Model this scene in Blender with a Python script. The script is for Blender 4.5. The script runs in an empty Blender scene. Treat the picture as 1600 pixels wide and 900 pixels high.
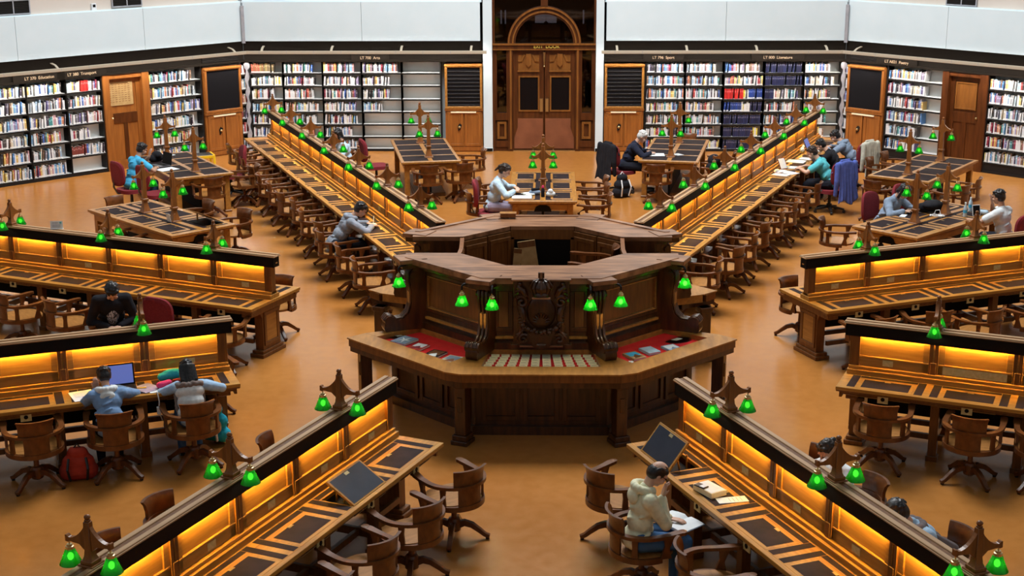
import bpy, bmesh, math, random
from mathutils import Vector, Matrix, Euler
random.seed(7)
C = bpy.context.scene.collection
PI = math.pi
def rad(a): return math.radians(a)

# ------------------------------------------------------------------ materials
def mat(name, col, rough=0.5, metal=0.0, spec=0.5, emit=None, estr=0.0, coat=0.0):
    m = bpy.data.materials.new(name); m.use_nodes = True
    b = m.node_tree.nodes['Principled BSDF']
    b.inputs['Base Color'].default_value = (*col, 1); b.inputs['Roughness'].default_value = rough
    b.inputs['Metallic'].default_value = metal; b.inputs['Specular IOR Level'].default_value = spec
    b.inputs['Coat Weight'].default_value = coat
    if emit: b.inputs['Emission Color'].default_value = (*emit, 1); b.inputs['Emission Strength'].default_value = estr
    return m
def noisy(name, c0, c1, scale, rough=0.5, stretch=(1, 1, 1), detail=4, spec=0.4, coat=0.0, bump=0.0, lo=.3, hi=.7):
    m = mat(name, c0, rough, spec=spec, coat=coat); nt = m.node_tree; N = nt.nodes; L = nt.links
    b = N['Principled BSDF']; tc = N.new('ShaderNodeTexCoord'); mp = N.new('ShaderNodeMapping')
    mp.inputs['Scale'].default_value = stretch
    no = N.new('ShaderNodeTexNoise'); no.inputs['Scale'].default_value = scale; no.inputs['Detail'].default_value = detail
    cr = N.new('ShaderNodeValToRGB'); cr.color_ramp.elements[0].position = lo; cr.color_ramp.elements[1].position = hi
    cr.color_ramp.elements[0].color = (*c0, 1); cr.color_ramp.elements[1].color = (*c1, 1)
    L.new(tc.outputs['Object'], mp.inputs['Vector']); L.new(mp.outputs['Vector'], no.inputs['Vector'])
    L.new(no.outputs['Fac'], cr.inputs['Fac']); L.new(cr.outputs['Color'], b.inputs['Base Color'])
    if bump:
        bp = N.new('ShaderNodeBump'); bp.inputs['Strength'].default_value = bump; bp.inputs['Distance'].default_value = .01
        L.new(no.outputs['Fac'], bp.inputs['Height']); L.new(bp.outputs['Normal'], b.inputs['Normal'])
    return m
M = {}
def wood(key, c0, c1, rough=.35, stretch=(14, 1.2, 14), scale=2.2, spec=.4):
    M[key] = noisy(key, c0, c1, scale, rough, stretch, 5, spec)
wood('oak_bench', (.33, .14, .022), (.52, .25, .042))           # worktops, run along local y
wood('oak_panel', (.32, .15, .03), (.46, .23, .05), .4, (2, 1.5, 16))
wood('oak_dark', (.115, .040, .009), (.20, .075, .016), .36, (12, 12, 1.5))
wood('oak_cap', (.36, .20, .09), (.50, .30, .15), .5)
wood('chair_wood', (.085, .026, .006), (.175, .057, .0135), .3, (5, 5, 3), 3)
wood('seat_wood', (.30, .125, .03), (.45, .20, .055), .32, (3, 9, 3), 3)
wood('mahogany', (.024, .0070, .0018), (.088, .028, .0062), .28, (9, 9, 1.4), 2.0, .5)
wood('mahogany_top', (.12, .046, .017), (.42, .20, .095), .3, (1.6, 9, 4), 1.5, .5)
wood('rail_gold', (.28, .115, .021), (.45, .20, .04), .33, (9, 2, 9))
wood('lamp_wood', (.16, .052, .010), (.27, .095, .020), .33, (8, 8, 1.5), 3)
wood('cab_wood', (.24, .078, .013), (.36, .125, .022), .42, (9, 9, 1.0), 2)
wood('door_wood', (.055, .015, .004), (.115, .034, .008), .3, (8, 8, 1), 2)
wood('door_light', (.16, .055, .011), (.26, .10, .02), .32, (8, 8, 1), 2)
M['leather'] = noisy('leather', (.013, .0075, .0085), (.026, .016, .017), 6, .7, spec=.10)
M['leather_navy'] = noisy('leather_navy', (.012, .015, .028), (.02, .024, .04), 5, .5, spec=.3)
M['hood'] = mat('hood', (.006, .005, .005), .6, spec=.12)
M['black'] = mat('black', (.006, .005, .005), .6, spec=.1)
M['pane_dark'] = mat('pane_dark', (.008, .006, .006), .15, spec=.12)
M['dark_steel'] = mat('dark_steel', (.013, .011, .010), .55, spec=.2)
M['brass'] = mat('brass', (.75, .58, .30), .3, 1.0)
M['brass_plate'] = noisy('brass_plate', (.55, .42, .16), (.68, .54, .25), 30, .4, spec=.5)
M['white_wall'] = noisy('white_wall', (.69, .80, .84), (.73, .83, .87), 2, .75)
M['cream_wall'] = noisy('cream_wall', (.62, .54, .47), (.70, .62, .55), .8, .8)
M['white_metal'] = mat('white_metal', (.84, .84, .81), .5)
M['grey_metal'] = noisy('grey_metal', (.30, .30, .33), (.42, .42, .45), 9, .5)
M['light_bar'] = mat('light_bar', (.52, .44, .33), .5)
M['shade_and_trim'] = mat('shade_and_trim', (.010, .0075, .0055), .8, spec=.05)  # painted shade of the gap below the fascia, also dark boards and feet
M['text_tan'] = mat('text_tan', (.30, .21, .13), .6)
M['text_yellow'] = mat('text_yellow', (.85, .65, .10), .5)
M['chalk'] = mat('chalk', (.007, .0065, .008), .7, spec=.1)
M['paper'] = noisy('paper', (.74, .76, .78), (.82, .84, .85), 20, .7)
M['cream_paper'] = noisy('cream_paper', (.95, .78, .48), (.99, .85, .58), 30, .7)
M['notice_paper'] = noisy('notice_paper', (.38, .23, .085), (.50, .33, .14), 12, .7)
M['copper'] = noisy('copper', (.17, .052, .020), (.25, .085, .036), 3, .45, spec=.6)
M['red_cloth'] = noisy('red_cloth', (.70, .010, .012), (.80, .016, .016), 12, .9)
M['maroon'] = noisy('maroon', (.16, .012, .018), (.23, .022, .03), 60, .95)
M['plastic_black'] = mat('plastic_black', (.012, .012, .013), .4)
M['yellow'] = mat('yellow', (.85, .50, .01), .4)
M['skin'] = mat('skin', (.62, .36, .25), .55)
M['skin_tan'] = mat('skin_tan', (.45, .24, .15), .55)
M['eye'] = mat('eye', (.02, .015, .012), .2)
M['lips'] = mat('lips', (.42, .16, .13), .5)
def cloth(key, c, v=.15): M[key] = noisy(key, tuple(x * (1 - v) for x in c), tuple(min(1, x * (1 + v)) for x in c), 14, .9, bump=.4, spec=.2)
for k_, c_ in dict(denim=(.20, .33, .55), white_cloth=(.74, .77, .77), fur=(.22, .17, .15), lightblue=(.38, .55, .75), black_cloth=(.013, .013, .017),
        teal=(.07, .42, .68), grey_cloth=(.26, .29, .34), pale_blue=(.47, .60, .70), navy=(.015, .018, .035), turquoise=(.10, .47, .52),
        slate=(.22, .28, .37), white_tee=(.68, .71, .72), cream_cloth=(.78, .75, .52), jeans=(.05, .13, .28), dark_trousers=(.012, .013, .02),
        lilac=(.35, .30, .40), indigo=(.09, .13, .42), stone=(.55, .52, .42), red_bag=(.42, .045, .025), cyan_bag=(.02, .36, .50),
        pink=(.72, .05, .15), taupe=(.16, .13, .13), sky_cloth=(.36, .52, .68)).items(): cloth(k_, c_)
M['hair_black'] = noisy('hair_black', (.006, .005, .006), (.016, .013, .013), 40, .38, bump=.5)
M['hair_brown'] = noisy('hair_brown', (.015, .008, .005), (.035, .018, .011), 40, .4, bump=.5)
M['hair_white'] = noisy('hair_white', (.50, .49, .47), (.70, .69, .66), 40, .6, bump=.5)
M['screen'] = mat('screen', (.05, .07, .2), .3, emit=(.10, .14, .42), estr=.9)
M['phone_grey'] = mat('phone_grey', (.10, .10, .11), .3)
M['water'] = mat('water', (.50, .62, .70), .10)
M['floral'] = noisy('floral', (.02, .02, .03), (.62, .64, .72), 55, .8, detail=1, lo=.44, hi=.56)
M['floor_dark'] = mat('floor_dark', (.02, .015, .012), .6)
# lamp shade: green glass, lit from inside
def shade_mat():
    m = bpy.data.materials.new('shade'); m.use_nodes = True; nt = m.node_tree; N = nt.nodes; L = nt.links; b = N['Principled BSDF']
    b.inputs['Base Color'].default_value = (.001, .10, .004, 1); b.inputs['Roughness'].default_value = .10; b.inputs['Coat Weight'].default_value = .3
    t = N.new('ShaderNodeBsdfTranslucent'); t.inputs['Color'].default_value = (.0016, .125, .003, 1); mx = N.new('ShaderNodeMixShader'); mx.inputs['Fac'].default_value = .62
    rf = N.new('ShaderNodeBsdfRefraction'); rf.inputs['Color'].default_value = (.010, .17, .007, 1); rf.inputs['Roughness'].default_value = .80; rf.inputs['IOR'].default_value = 1.02
    m2 = N.new('ShaderNodeMixShader'); m2.inputs['Fac'].default_value = .35; L.new(t.outputs[0], m2.inputs[1]); L.new(rf.outputs[0], m2.inputs[2])
    L.new(b.outputs[0], mx.inputs[1]); L.new(m2.outputs[0], mx.inputs[2]); L.new(mx.outputs[0], N['Material Output'].inputs[0]); return m
M['shade'] = shade_mat()
M['bar_tube'] = mat('bar_tube', (1, .97, .92), .4, emit=(1, .94, .86), estr=120.0)
M['bulb'] = mat('bulb', (1, .95, .8), .4, emit=(1, .90, .62), estr=38.0)
M['bulb_counter'] = mat('bulb_counter', (1, .95, .8), .4, emit=(1, .88, .60), estr=110.0)
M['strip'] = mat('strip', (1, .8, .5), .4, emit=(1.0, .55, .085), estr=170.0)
M['lit_window'] = mat('lit_window', (.5, .5, .6), .4, emit=(.50, .52, .66), estr=1.0)
def glass(name, alpha_tint=(1, 1, 1), gloss=.035, fac=None):
    m = bpy.data.materials.new(name); m.use_nodes = True; nt = m.node_tree; N = nt.nodes
    N.remove(N['Principled BSDF']); t = N.new('ShaderNodeBsdfTransparent'); t.inputs['Color'].default_value = (*alpha_tint, 1)
    g = N.new('ShaderNodeBsdfGlossy'); g.inputs['Roughness'].default_value = .03
    mx = N.new('ShaderNodeMixShader'); mx.inputs['Fac'].default_value = gloss
    nt.links.new(t.outputs[0], mx.inputs[1]); nt.links.new(g.outputs[0], mx.inputs[2]); nt.links.new(mx.outputs[0], N['Material Output'].inputs[0])
    return m
M['glass'] = glass('glass'); M['dark_glass'] = glass('dark_glass', (.30, .28, .27), .10)
def attr_mat():
    m = mat('book_cover', (.5, .5, .5), .5); nt = m.node_tree; a = nt.nodes.new('ShaderNodeAttribute'); a.attribute_name = 'col'
    nt.links.new(a.outputs['Color'], nt.nodes['Principled BSDF'].inputs['Base Color']); return m
M['book_cover'] = attr_mat()
def floor_mat():
    m = mat('floor_lino', (.4, .2, .07), .3, spec=.5); nt = m.node_tree; N = nt.nodes; L = nt.links; b = N['Principled BSDF']
    tc = N.new('ShaderNodeTexCoord')
    def noise(s, d, lo, hi, a, c):
        n = N.new('ShaderNodeTexNoise'); n.inputs['Scale'].default_value = s; n.inputs['Detail'].default_value = d
        L.new(tc.outputs['Object'], n.inputs['Vector']); r = N.new('ShaderNodeValToRGB')
        r.color_ramp.elements[0].position = lo; r.color_ramp.elements[1].position = hi
        r.color_ramp.elements[0].color = (*a, 1); r.color_ramp.elements[1].color = (*c, 1); L.new(n.outputs['Fac'], r.inputs['Fac']); return n, r
    _, r1 = noise(.35, 3, .35, .7, (.41, .155, .031), (.485, .20, .046))
    n2, r2 = noise(7, 8, .30, .62, (.93, .92, .90), (1.02, 1.02, 1.02))
    n3, r3 = noise(42, 4, .62, .75, (1, 1, 1), (.86, .85, .85))
    mx = N.new('ShaderNodeMix'); mx.data_type = 'RGBA'; mx.blend_type = 'MULTIPLY'; mx.inputs['Factor'].default_value = 1
    L.new(r1.outputs[0], mx.inputs[6]); L.new(r2.outputs[0], mx.inputs[7])
    m2 = N.new('ShaderNodeMix'); m2.data_type = 'RGBA'; m2.blend_type = 'MULTIPLY'; m2.inputs['Factor'].default_value = 1
    L.new(mx.outputs[2], m2.inputs[6]); L.new(r3.outputs[0], m2.inputs[7])
    L.new(m2.outputs[2], b.inputs['Base Color'])
    mr = N.new('ShaderNodeMapRange'); mr.inputs[3].default_value = .16; mr.inputs[4].default_value = .30
    L.new(n2.outputs['Fac'], mr.inputs[0]); L.new(mr.outputs[0], b.inputs['Roughness'])
    return m
M['floor'] = floor_mat()

# ------------------------------------------------------------------ mesh builder
class MB:
    def __init__(s): s.v = []; s.f = []; s.mi = []; s.mats = []; s.X = Matrix.Identity(4); s.cols = None
    def _m(s, key):
        if key not in s.mats: s.mats.append(key)
        return s.mats.index(key)
    def add(s, vs, fs, key, sm=False):
        o = len(s.v); X = s.X
        s.v += [tuple(X @ Vector(p)) for p in vs]
        k = s._m(key)
        for f in fs: s.f.append(tuple(i + o for i in f)); s.mi.append((k, sm))
    def box(s, x0, x1, y0, y1, z0, z1, key):
        s.add([(x0, y0, z0), (x1, y0, z0), (x1, y1, z0), (x0, y1, z0), (x0, y0, z1), (x1, y0, z1), (x1, y1, z1), (x0, y1, z1)],
              [(3, 2, 1, 0), (4, 5, 6, 7), (0, 1, 5, 4), (1, 2, 6, 5), (2, 3, 7, 6), (3, 0, 4, 7)], key)
    def cbox(s, c, d, key, rot=None):
        X = s.X; s.X = X @ Matrix.Translation(c) @ (rot.to_matrix().to_4x4() if rot else Matrix.Identity(4))
        s.box(-d[0] / 2, d[0] / 2, -d[1] / 2, d[1] / 2, -d[2] / 2, d[2] / 2, key); s.X = X
    def prism(s, pts, a0, a1, key, plane='xz', sm=False):
        def P(p, a): return {'xz': (p[0], a, p[1]), 'yz': (a, p[0], p[1]), 'xy': (p[0], p[1], a)}[plane]
        n = len(pts); vs = [P(p, a0) for p in pts] + [P(p, a1) for p in pts]
        s.add(vs, [tuple(range(n))[::-1], tuple(range(n, 2 * n))], key)
        s.add(vs, [(i, (i + 1) % n, n + (i + 1) % n, n + i) for i in range(n)], key, sm)
    def tube(s, pts, r, key, n=8, cap=True):
        pts = [Vector(p) for p in pts]; rs = r if isinstance(r, (list, tuple)) else [r] * len(pts)
        vs = []; u = None
        for i, p in enumerate(pts):
            t = (pts[min(i + 1, len(pts) - 1)] - pts[max(i - 1, 0)]).normalized()
            if u is None: u = t.orthogonal().normalized()
            u = (u - t * u.dot(t)).normalized(); w = t.cross(u)
            for k in range(n):
                a = 2 * PI * k / n; vs.append(tuple(p + (u * math.cos(a) + w * math.sin(a)) * rs[i]))
        fs = [(i * n + k, i * n + (k + 1) % n, (i + 1) * n + (k + 1) % n, (i + 1) * n + k) for i in range(len(pts) - 1) for k in range(n)]
        s.add(vs, fs, key, True)
        if cap: s.add(vs, [tuple(range(n))[::-1], tuple(range((len(pts) - 1) * n, len(pts) * n))], key)
    def sweep(s, pts, w, h, key, up=(0, 0, 1), sm=True):
        """rectangular section: w across (horizontal), h along up"""
        pts = [Vector(p) for p in pts]; up = Vector(up); vs = []
        ws = w if isinstance(w, (list, tuple)) else [w] * len(pts); hs = h if isinstance(h, (list, tuple)) else [h] * len(pts)
        for i, p in enumerate(pts):
            t = (pts[min(i + 1, len(pts) - 1)] - pts[max(i - 1, 0)]).normalized()
            sd = t.cross(up).normalized(); u2 = sd.cross(t).normalized()
            for a, b in ((-1, -1), (1, -1), (1, 1), (-1, 1)): vs.append(tuple(p + sd * a * ws[i] / 2 + u2 * b * hs[i] / 2))
        n = len(pts); fs = [(i * 4 + k, i * 4 + (k + 1) % 4, (i + 1) * 4 + (k + 1) % 4, (i + 1) * 4 + k) for i in range(n - 1) for k in range(4)]
        s.add(vs, fs + [(3, 2, 1, 0), (n * 4 - 4, n * 4 - 3, n * 4 - 2, n * 4 - 1)], key, sm)
    def lathe(s, prof, key, n=16, c=(0, 0, 0), caps=True, ax=None):
        X = s.X; s.X = X @ Matrix.Translation(c) @ (ax if ax else Matrix.Identity(4))
        vs = [(r * math.cos(2 * PI * k / n), r * math.sin(2 * PI * k / n), z) for r, z in prof for k in range(n)]
        fs = [(i * n + k, i * n + (k + 1) % n, (i + 1) * n + (k + 1) % n, (i + 1) * n + k) for i in range(len(prof) - 1) for k in range(n)]
        s.add(vs, fs, key, True)
        if caps: s.add(vs, [tuple(range(n))[::-1], tuple(range((len(prof) - 1) * n, len(prof) * n))], key)
        s.X = X
    def ball(s, c, r, key, n=12, m=8, rot=None):
        if not isinstance(r, (tuple, list)): r = (r, r, r)
        X = s.X; s.X = X @ Matrix.Translation(c) @ (rot.to_4x4() if rot else Matrix.Identity(4))
        vs = [(0, 0, -r[2])]
        for i in range(1, m):
            a = -PI / 2 + PI * i / m
            for k in range(n): vs.append((r[0] * math.cos(a) * math.cos(2 * PI * k / n), r[1] * math.cos(a) * math.sin(2 * PI * k / n), r[2] * math.sin(a)))
        vs.append((0, 0, r[2])); fs = [(0, 1 + (k + 1) % n, 1 + k) for k in range(n)]
        for i in range(m - 2):
            for k in range(n): fs.append((1 + i * n + k, 1 + i * n + (k + 1) % n, 1 + (i + 1) * n + (k + 1) % n, 1 + (i + 1) * n + k))
        t = len(vs) - 1; fs += [(t, 1 + (m - 2) * n + k, 1 + (m - 2) * n + (k + 1) % n) for k in range(n)]
        s.add(vs, fs, key, True); s.X = X
    def caps(s, p0, r0, p1, r1, key, n=10):
        p0 = Vector(p0); p1 = Vector(p1)
        s.tube([p0, p1], [r0, r1], key, n); s.ball(p0, r0, key, n, 6); s.ball(p1, r1, key, n, 6)
    def frame(s, x0, x1, z0, z1, w, y0, y1, key):
        """picture-frame of bars in the xz plane"""
        s.box(x0, x1, y0, y1, z0, z0 + w, key); s.box(x0, x1, y0, y1, z1 - w, z1, key)
        s.box(x0, x0 + w, y0, y1, z0 + w, z1 - w, key); s.box(x1 - w, x1, y0, y1, z0 + w, z1 - w, key)
    def mesh(s, name, bev=0, sharp=35):
        me = bpy.data.meshes.new(name); me.from_pydata(s.v, [], s.f)
        for k in s.mats: me.materials.append(M[k])
        for p, (k, sm) in zip(me.polygons, s.mi): p.material_index = k; p.use_smooth = sm
        bm = bmesh.new(); bm.from_mesh(me)
        bmesh.ops.remove_doubles(bm, verts=bm.verts, dist=1e-6) if not bev else None
        bmesh.ops.recalc_face_normals(bm, faces=bm.faces)
        if bev:
            es = [e for e in bm.edges if len(e.link_faces) == 2 and e.calc_face_angle(0) > rad(50)]
            bmesh.ops.bevel(bm, geom=es, offset=bev, segments=1, affect='EDGES', clamp_overlap=True)
        bm.to_mesh(me); bm.free()
        if any(sm for _, sm in s.mi): me.set_sharp_from_angle(angle=rad(sharp))
        return me
    def build(s, name, parent=None, bev=0): return link(name, s.mesh(name, bev), parent)
def link(name, me, parent=None):
    o = bpy.data.objects.new(name, me); C.objects.link(o)
    if parent: o.parent = parent; KIDS.setdefault(parent.name, []).append(o)
    return o
KIDS = {}
def tag(o, label, cat, group=None, kind=None):
    o['label'] = label; o['category'] = cat
    if group: o['group'] = group
    if kind: o['kind'] = kind
    return o
def thing(name, label, cat, group=None):
    o = bpy.data.objects.new(name, None); o.empty_display_size = .1; C.objects.link(o); return tag(o, label, cat, group)
def structure(o): o['kind'] = 'structure'; return o
def W(th, s, r, z=0):
    a = rad(th); return (s * math.cos(a) + r * math.sin(a), -s * math.sin(a) + r * math.cos(a), z)
def place(o, th, s, r, z=0, rot=0): o.location = W(th, s, r, z); o.rotation_euler = (0, 0, rad(rot - th)); return o
def copy_tree(o, parent=None):
    c = o.copy(); C.objects.link(c)
    if parent: c.parent = parent; KIDS.setdefault(parent.name, []).append(c)
    for ch in list(KIDS.get(o.name, ())): copy_tree(ch, c)
    return c
def text_mesh(txt, size, key, depth=.004):
    cu = bpy.data.curves.new('lettering', 'FONT'); cu.body = txt; cu.size = size; cu.extrude = depth; cu.align_x = 'CENTER'
    t = bpy.data.objects.new('lettering', cu); C.objects.link(t)
    dg = bpy.context.evaluated_depsgraph_get(); me = bpy.data.meshes.new_from_object(t.evaluated_get(dg)); me.name = 'lettering'
    bpy.data.objects.remove(t); bpy.data.curves.remove(cu); me.materials.clear(); me.materials.append(M[key])
    me.transform(Matrix.Rotation(PI / 2, 4, 'X')); return me
ORD = ['first', 'second', 'third', 'fourth', 'fifth', 'sixth', 'seventh', 'eighth', 'ninth', 'tenth', 'eleventh', 'twelfth', 'thirteenth', 'fourteenth', 'fifteenth',
       'sixteenth', 'seventeenth', 'eighteenth', 'nineteenth', 'twentieth', 'twenty-first', 'twenty-second', 'twenty-third', 'twenty-fourth', 'twenty-fifth', 'twenty-sixth',
       'twenty-seventh', 'twenty-eighth', 'twenty-ninth', 'thirtieth', 'thirty-first', 'thirty-second', 'thirty-third', 'thirty-fourth', 'thirty-fifth', 'thirty-sixth',
       'thirty-seventh', 'thirty-eighth', 'thirty-ninth', 'fortieth', 'forty-first', 'forty-second', 'forty-third', 'forty-fourth', 'forty-fifth', 'forty-sixth', 'forty-seventh', 'forty-eighth', 'forty-ninth', 'fiftieth']

# ------------------------------------------------------------------ camera
F_, P_, CAMP, YA, RO = 2262.14, .2705, Vector((.1164, -16.658, 5.919)), -.0255, .0039
Rz = Matrix.Rotation(-YA, 3, 'Z')
fw = Rz @ Vector((0, math.cos(P_), -math.sin(P_))); up = Rz @ Vector((0, math.sin(P_), math.cos(P_))); rt = Rz @ Vector((1, 0, 0))
RT = math.cos(RO) * rt - math.sin(RO) * up; UP = math.cos(RO) * up + math.sin(RO) * rt
cd = bpy.data.cameras.new('camera'); cam = bpy.data.objects.new('camera', cd); C.objects.link(cam)
cd.sensor_width = 36; cd.sensor_fit = 'HORIZONTAL'; cd.lens = F_ / 1600 * 36; cd.clip_end = 200
mw = Matrix((RT, UP, -fw)).transposed().to_4x4(); mw.translation = CAMP; cam.matrix_world = mw
bpy.context.scene.camera = cam
def seen(p, mg=30):
    d = Vector(p) - CAMP; z = d.dot(fw)
    if z < .5: return False
    x = 801 + F_ * d.dot(RT) / z; y = 450 - F_ * d.dot(UP) / z
    return -mg < x < 1600 + mg and -mg < y < 900 + mg
# ------------------------------------------------------------------ room shell
R = 16.551; HT = R * math.tan(PI / 8)
m = MB(); q = [W(45 * k, HT * 1.2, R * 1.2) for k in range(8)]
m.prism([(p[0], p[1]) for p in q], -.2, 0, 'floor', 'xy'); structure(m.build('floor'))
def wallobj(name, mb, th, bev=0): o = structure(mb.build(name, bev=bev)); return place(o, th, 0, 0)
WD = .36                                                           # depth of the shelving recess
for th, nm in ((-45, 'left'), (0, 'back'), (45, 'right'), (-90, 'far_left'), (90, 'far_right')):
    m = MB(); side = abs(th) == 90
    if th == 0:
        for a, b in ((-HT, -1.17), (1.19, HT)): m.box(a, b, R + WD, R + WD + .1, 0, 6, 'cream_wall' if 0 else 'white_wall')
    elif side: m.box(-HT, HT, R, R + .2, 2.5, 6, 'white_wall'); m.box(-HT, HT, R, R + .2, 0, 2.5, 'oak_dark')
    else: m.box(-HT, HT, R + WD, R + WD + .1, 0, 6, 'cream_wall')
    wallobj('wall_' + nm, m, th)
    if side: continue
    # projecting white fascia with a joint, the cream wall standing back above it, below it a near-black block: dark header, and the gap's shade as colour
    segs = ((-HT, -1.40), (1.40, HT)) if th == 0 else ((-HT, HT),)
    m = MB(); d = MB()
    for a, b in segs:
        js = [a + .03] + ([(a + b) / 2] if th == 0 else [-4.35, -1.45, 1.45, 4.35]) + [b - .03]
        for x0, x1 in zip(js, js[1:]): m.box(x0 + .004, x1 - .004, R - .02, R + .10, 2.54, 3.42, 'white_wall')
        m.box(a, b, R + .02, R + WD, 3.40, 3.44, 'white_wall')
        m.box(a, b, R + .12, R + WD, 3.42, 6, 'white_wall' if th == 0 else 'cream_wall')
        d.box(a, b, R + .005, R + WD, 2.06, 2.54, 'shade_and_trim')
        d.box(a, b, R - .05, R + .02, 2.07, 2.12, 'shade_and_trim')
    wallobj({'left': 'trim_1', 'back': 'trim_2', 'right': 'trim_3'}[nm], m, th)
    wallobj({'left': 'trim_4', 'back': 'trim_5', 'right': 'trim_6'}[nm], d, th)
for th, nm in ((180, 'front'), (135, 'front_right'), (-135, 'front_left')):
    h = HT * 1.18; m = MB(); m.box(-h, h, R + 2.2, R + 2.4, 2.5, 6, 'white_wall'); m.box(-h, h, R + 2.2, R + 2.4, 0, 2.5, 'oak_dark'); wallobj('wall_' + nm, m, th)
# corner posts between fascia panels
for i, th in enumerate((-22.5, 22.5)):
    m = MB(); m.box(-.035, .035, -.06, .06, 2.5, 3.34, 'grey_metal'); o = structure(m.build('trim_%d' % (7 + i))); place(o, th, 0, R / math.cos(PI / 8) - .05)
# white pilasters beside the entrance
for i, (a, b) in enumerate(((-1.37, -1.16), (1.20, 1.38))):
    m = MB(); m.box(a, b, R - .06, R + .5, 0, 6, 'white_wall'); m.box(a - .005, b + .005, R - .075, R, 0, .09, 'shade_and_trim'); structure(m.build('wall_pilaster', bev=.008))

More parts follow.
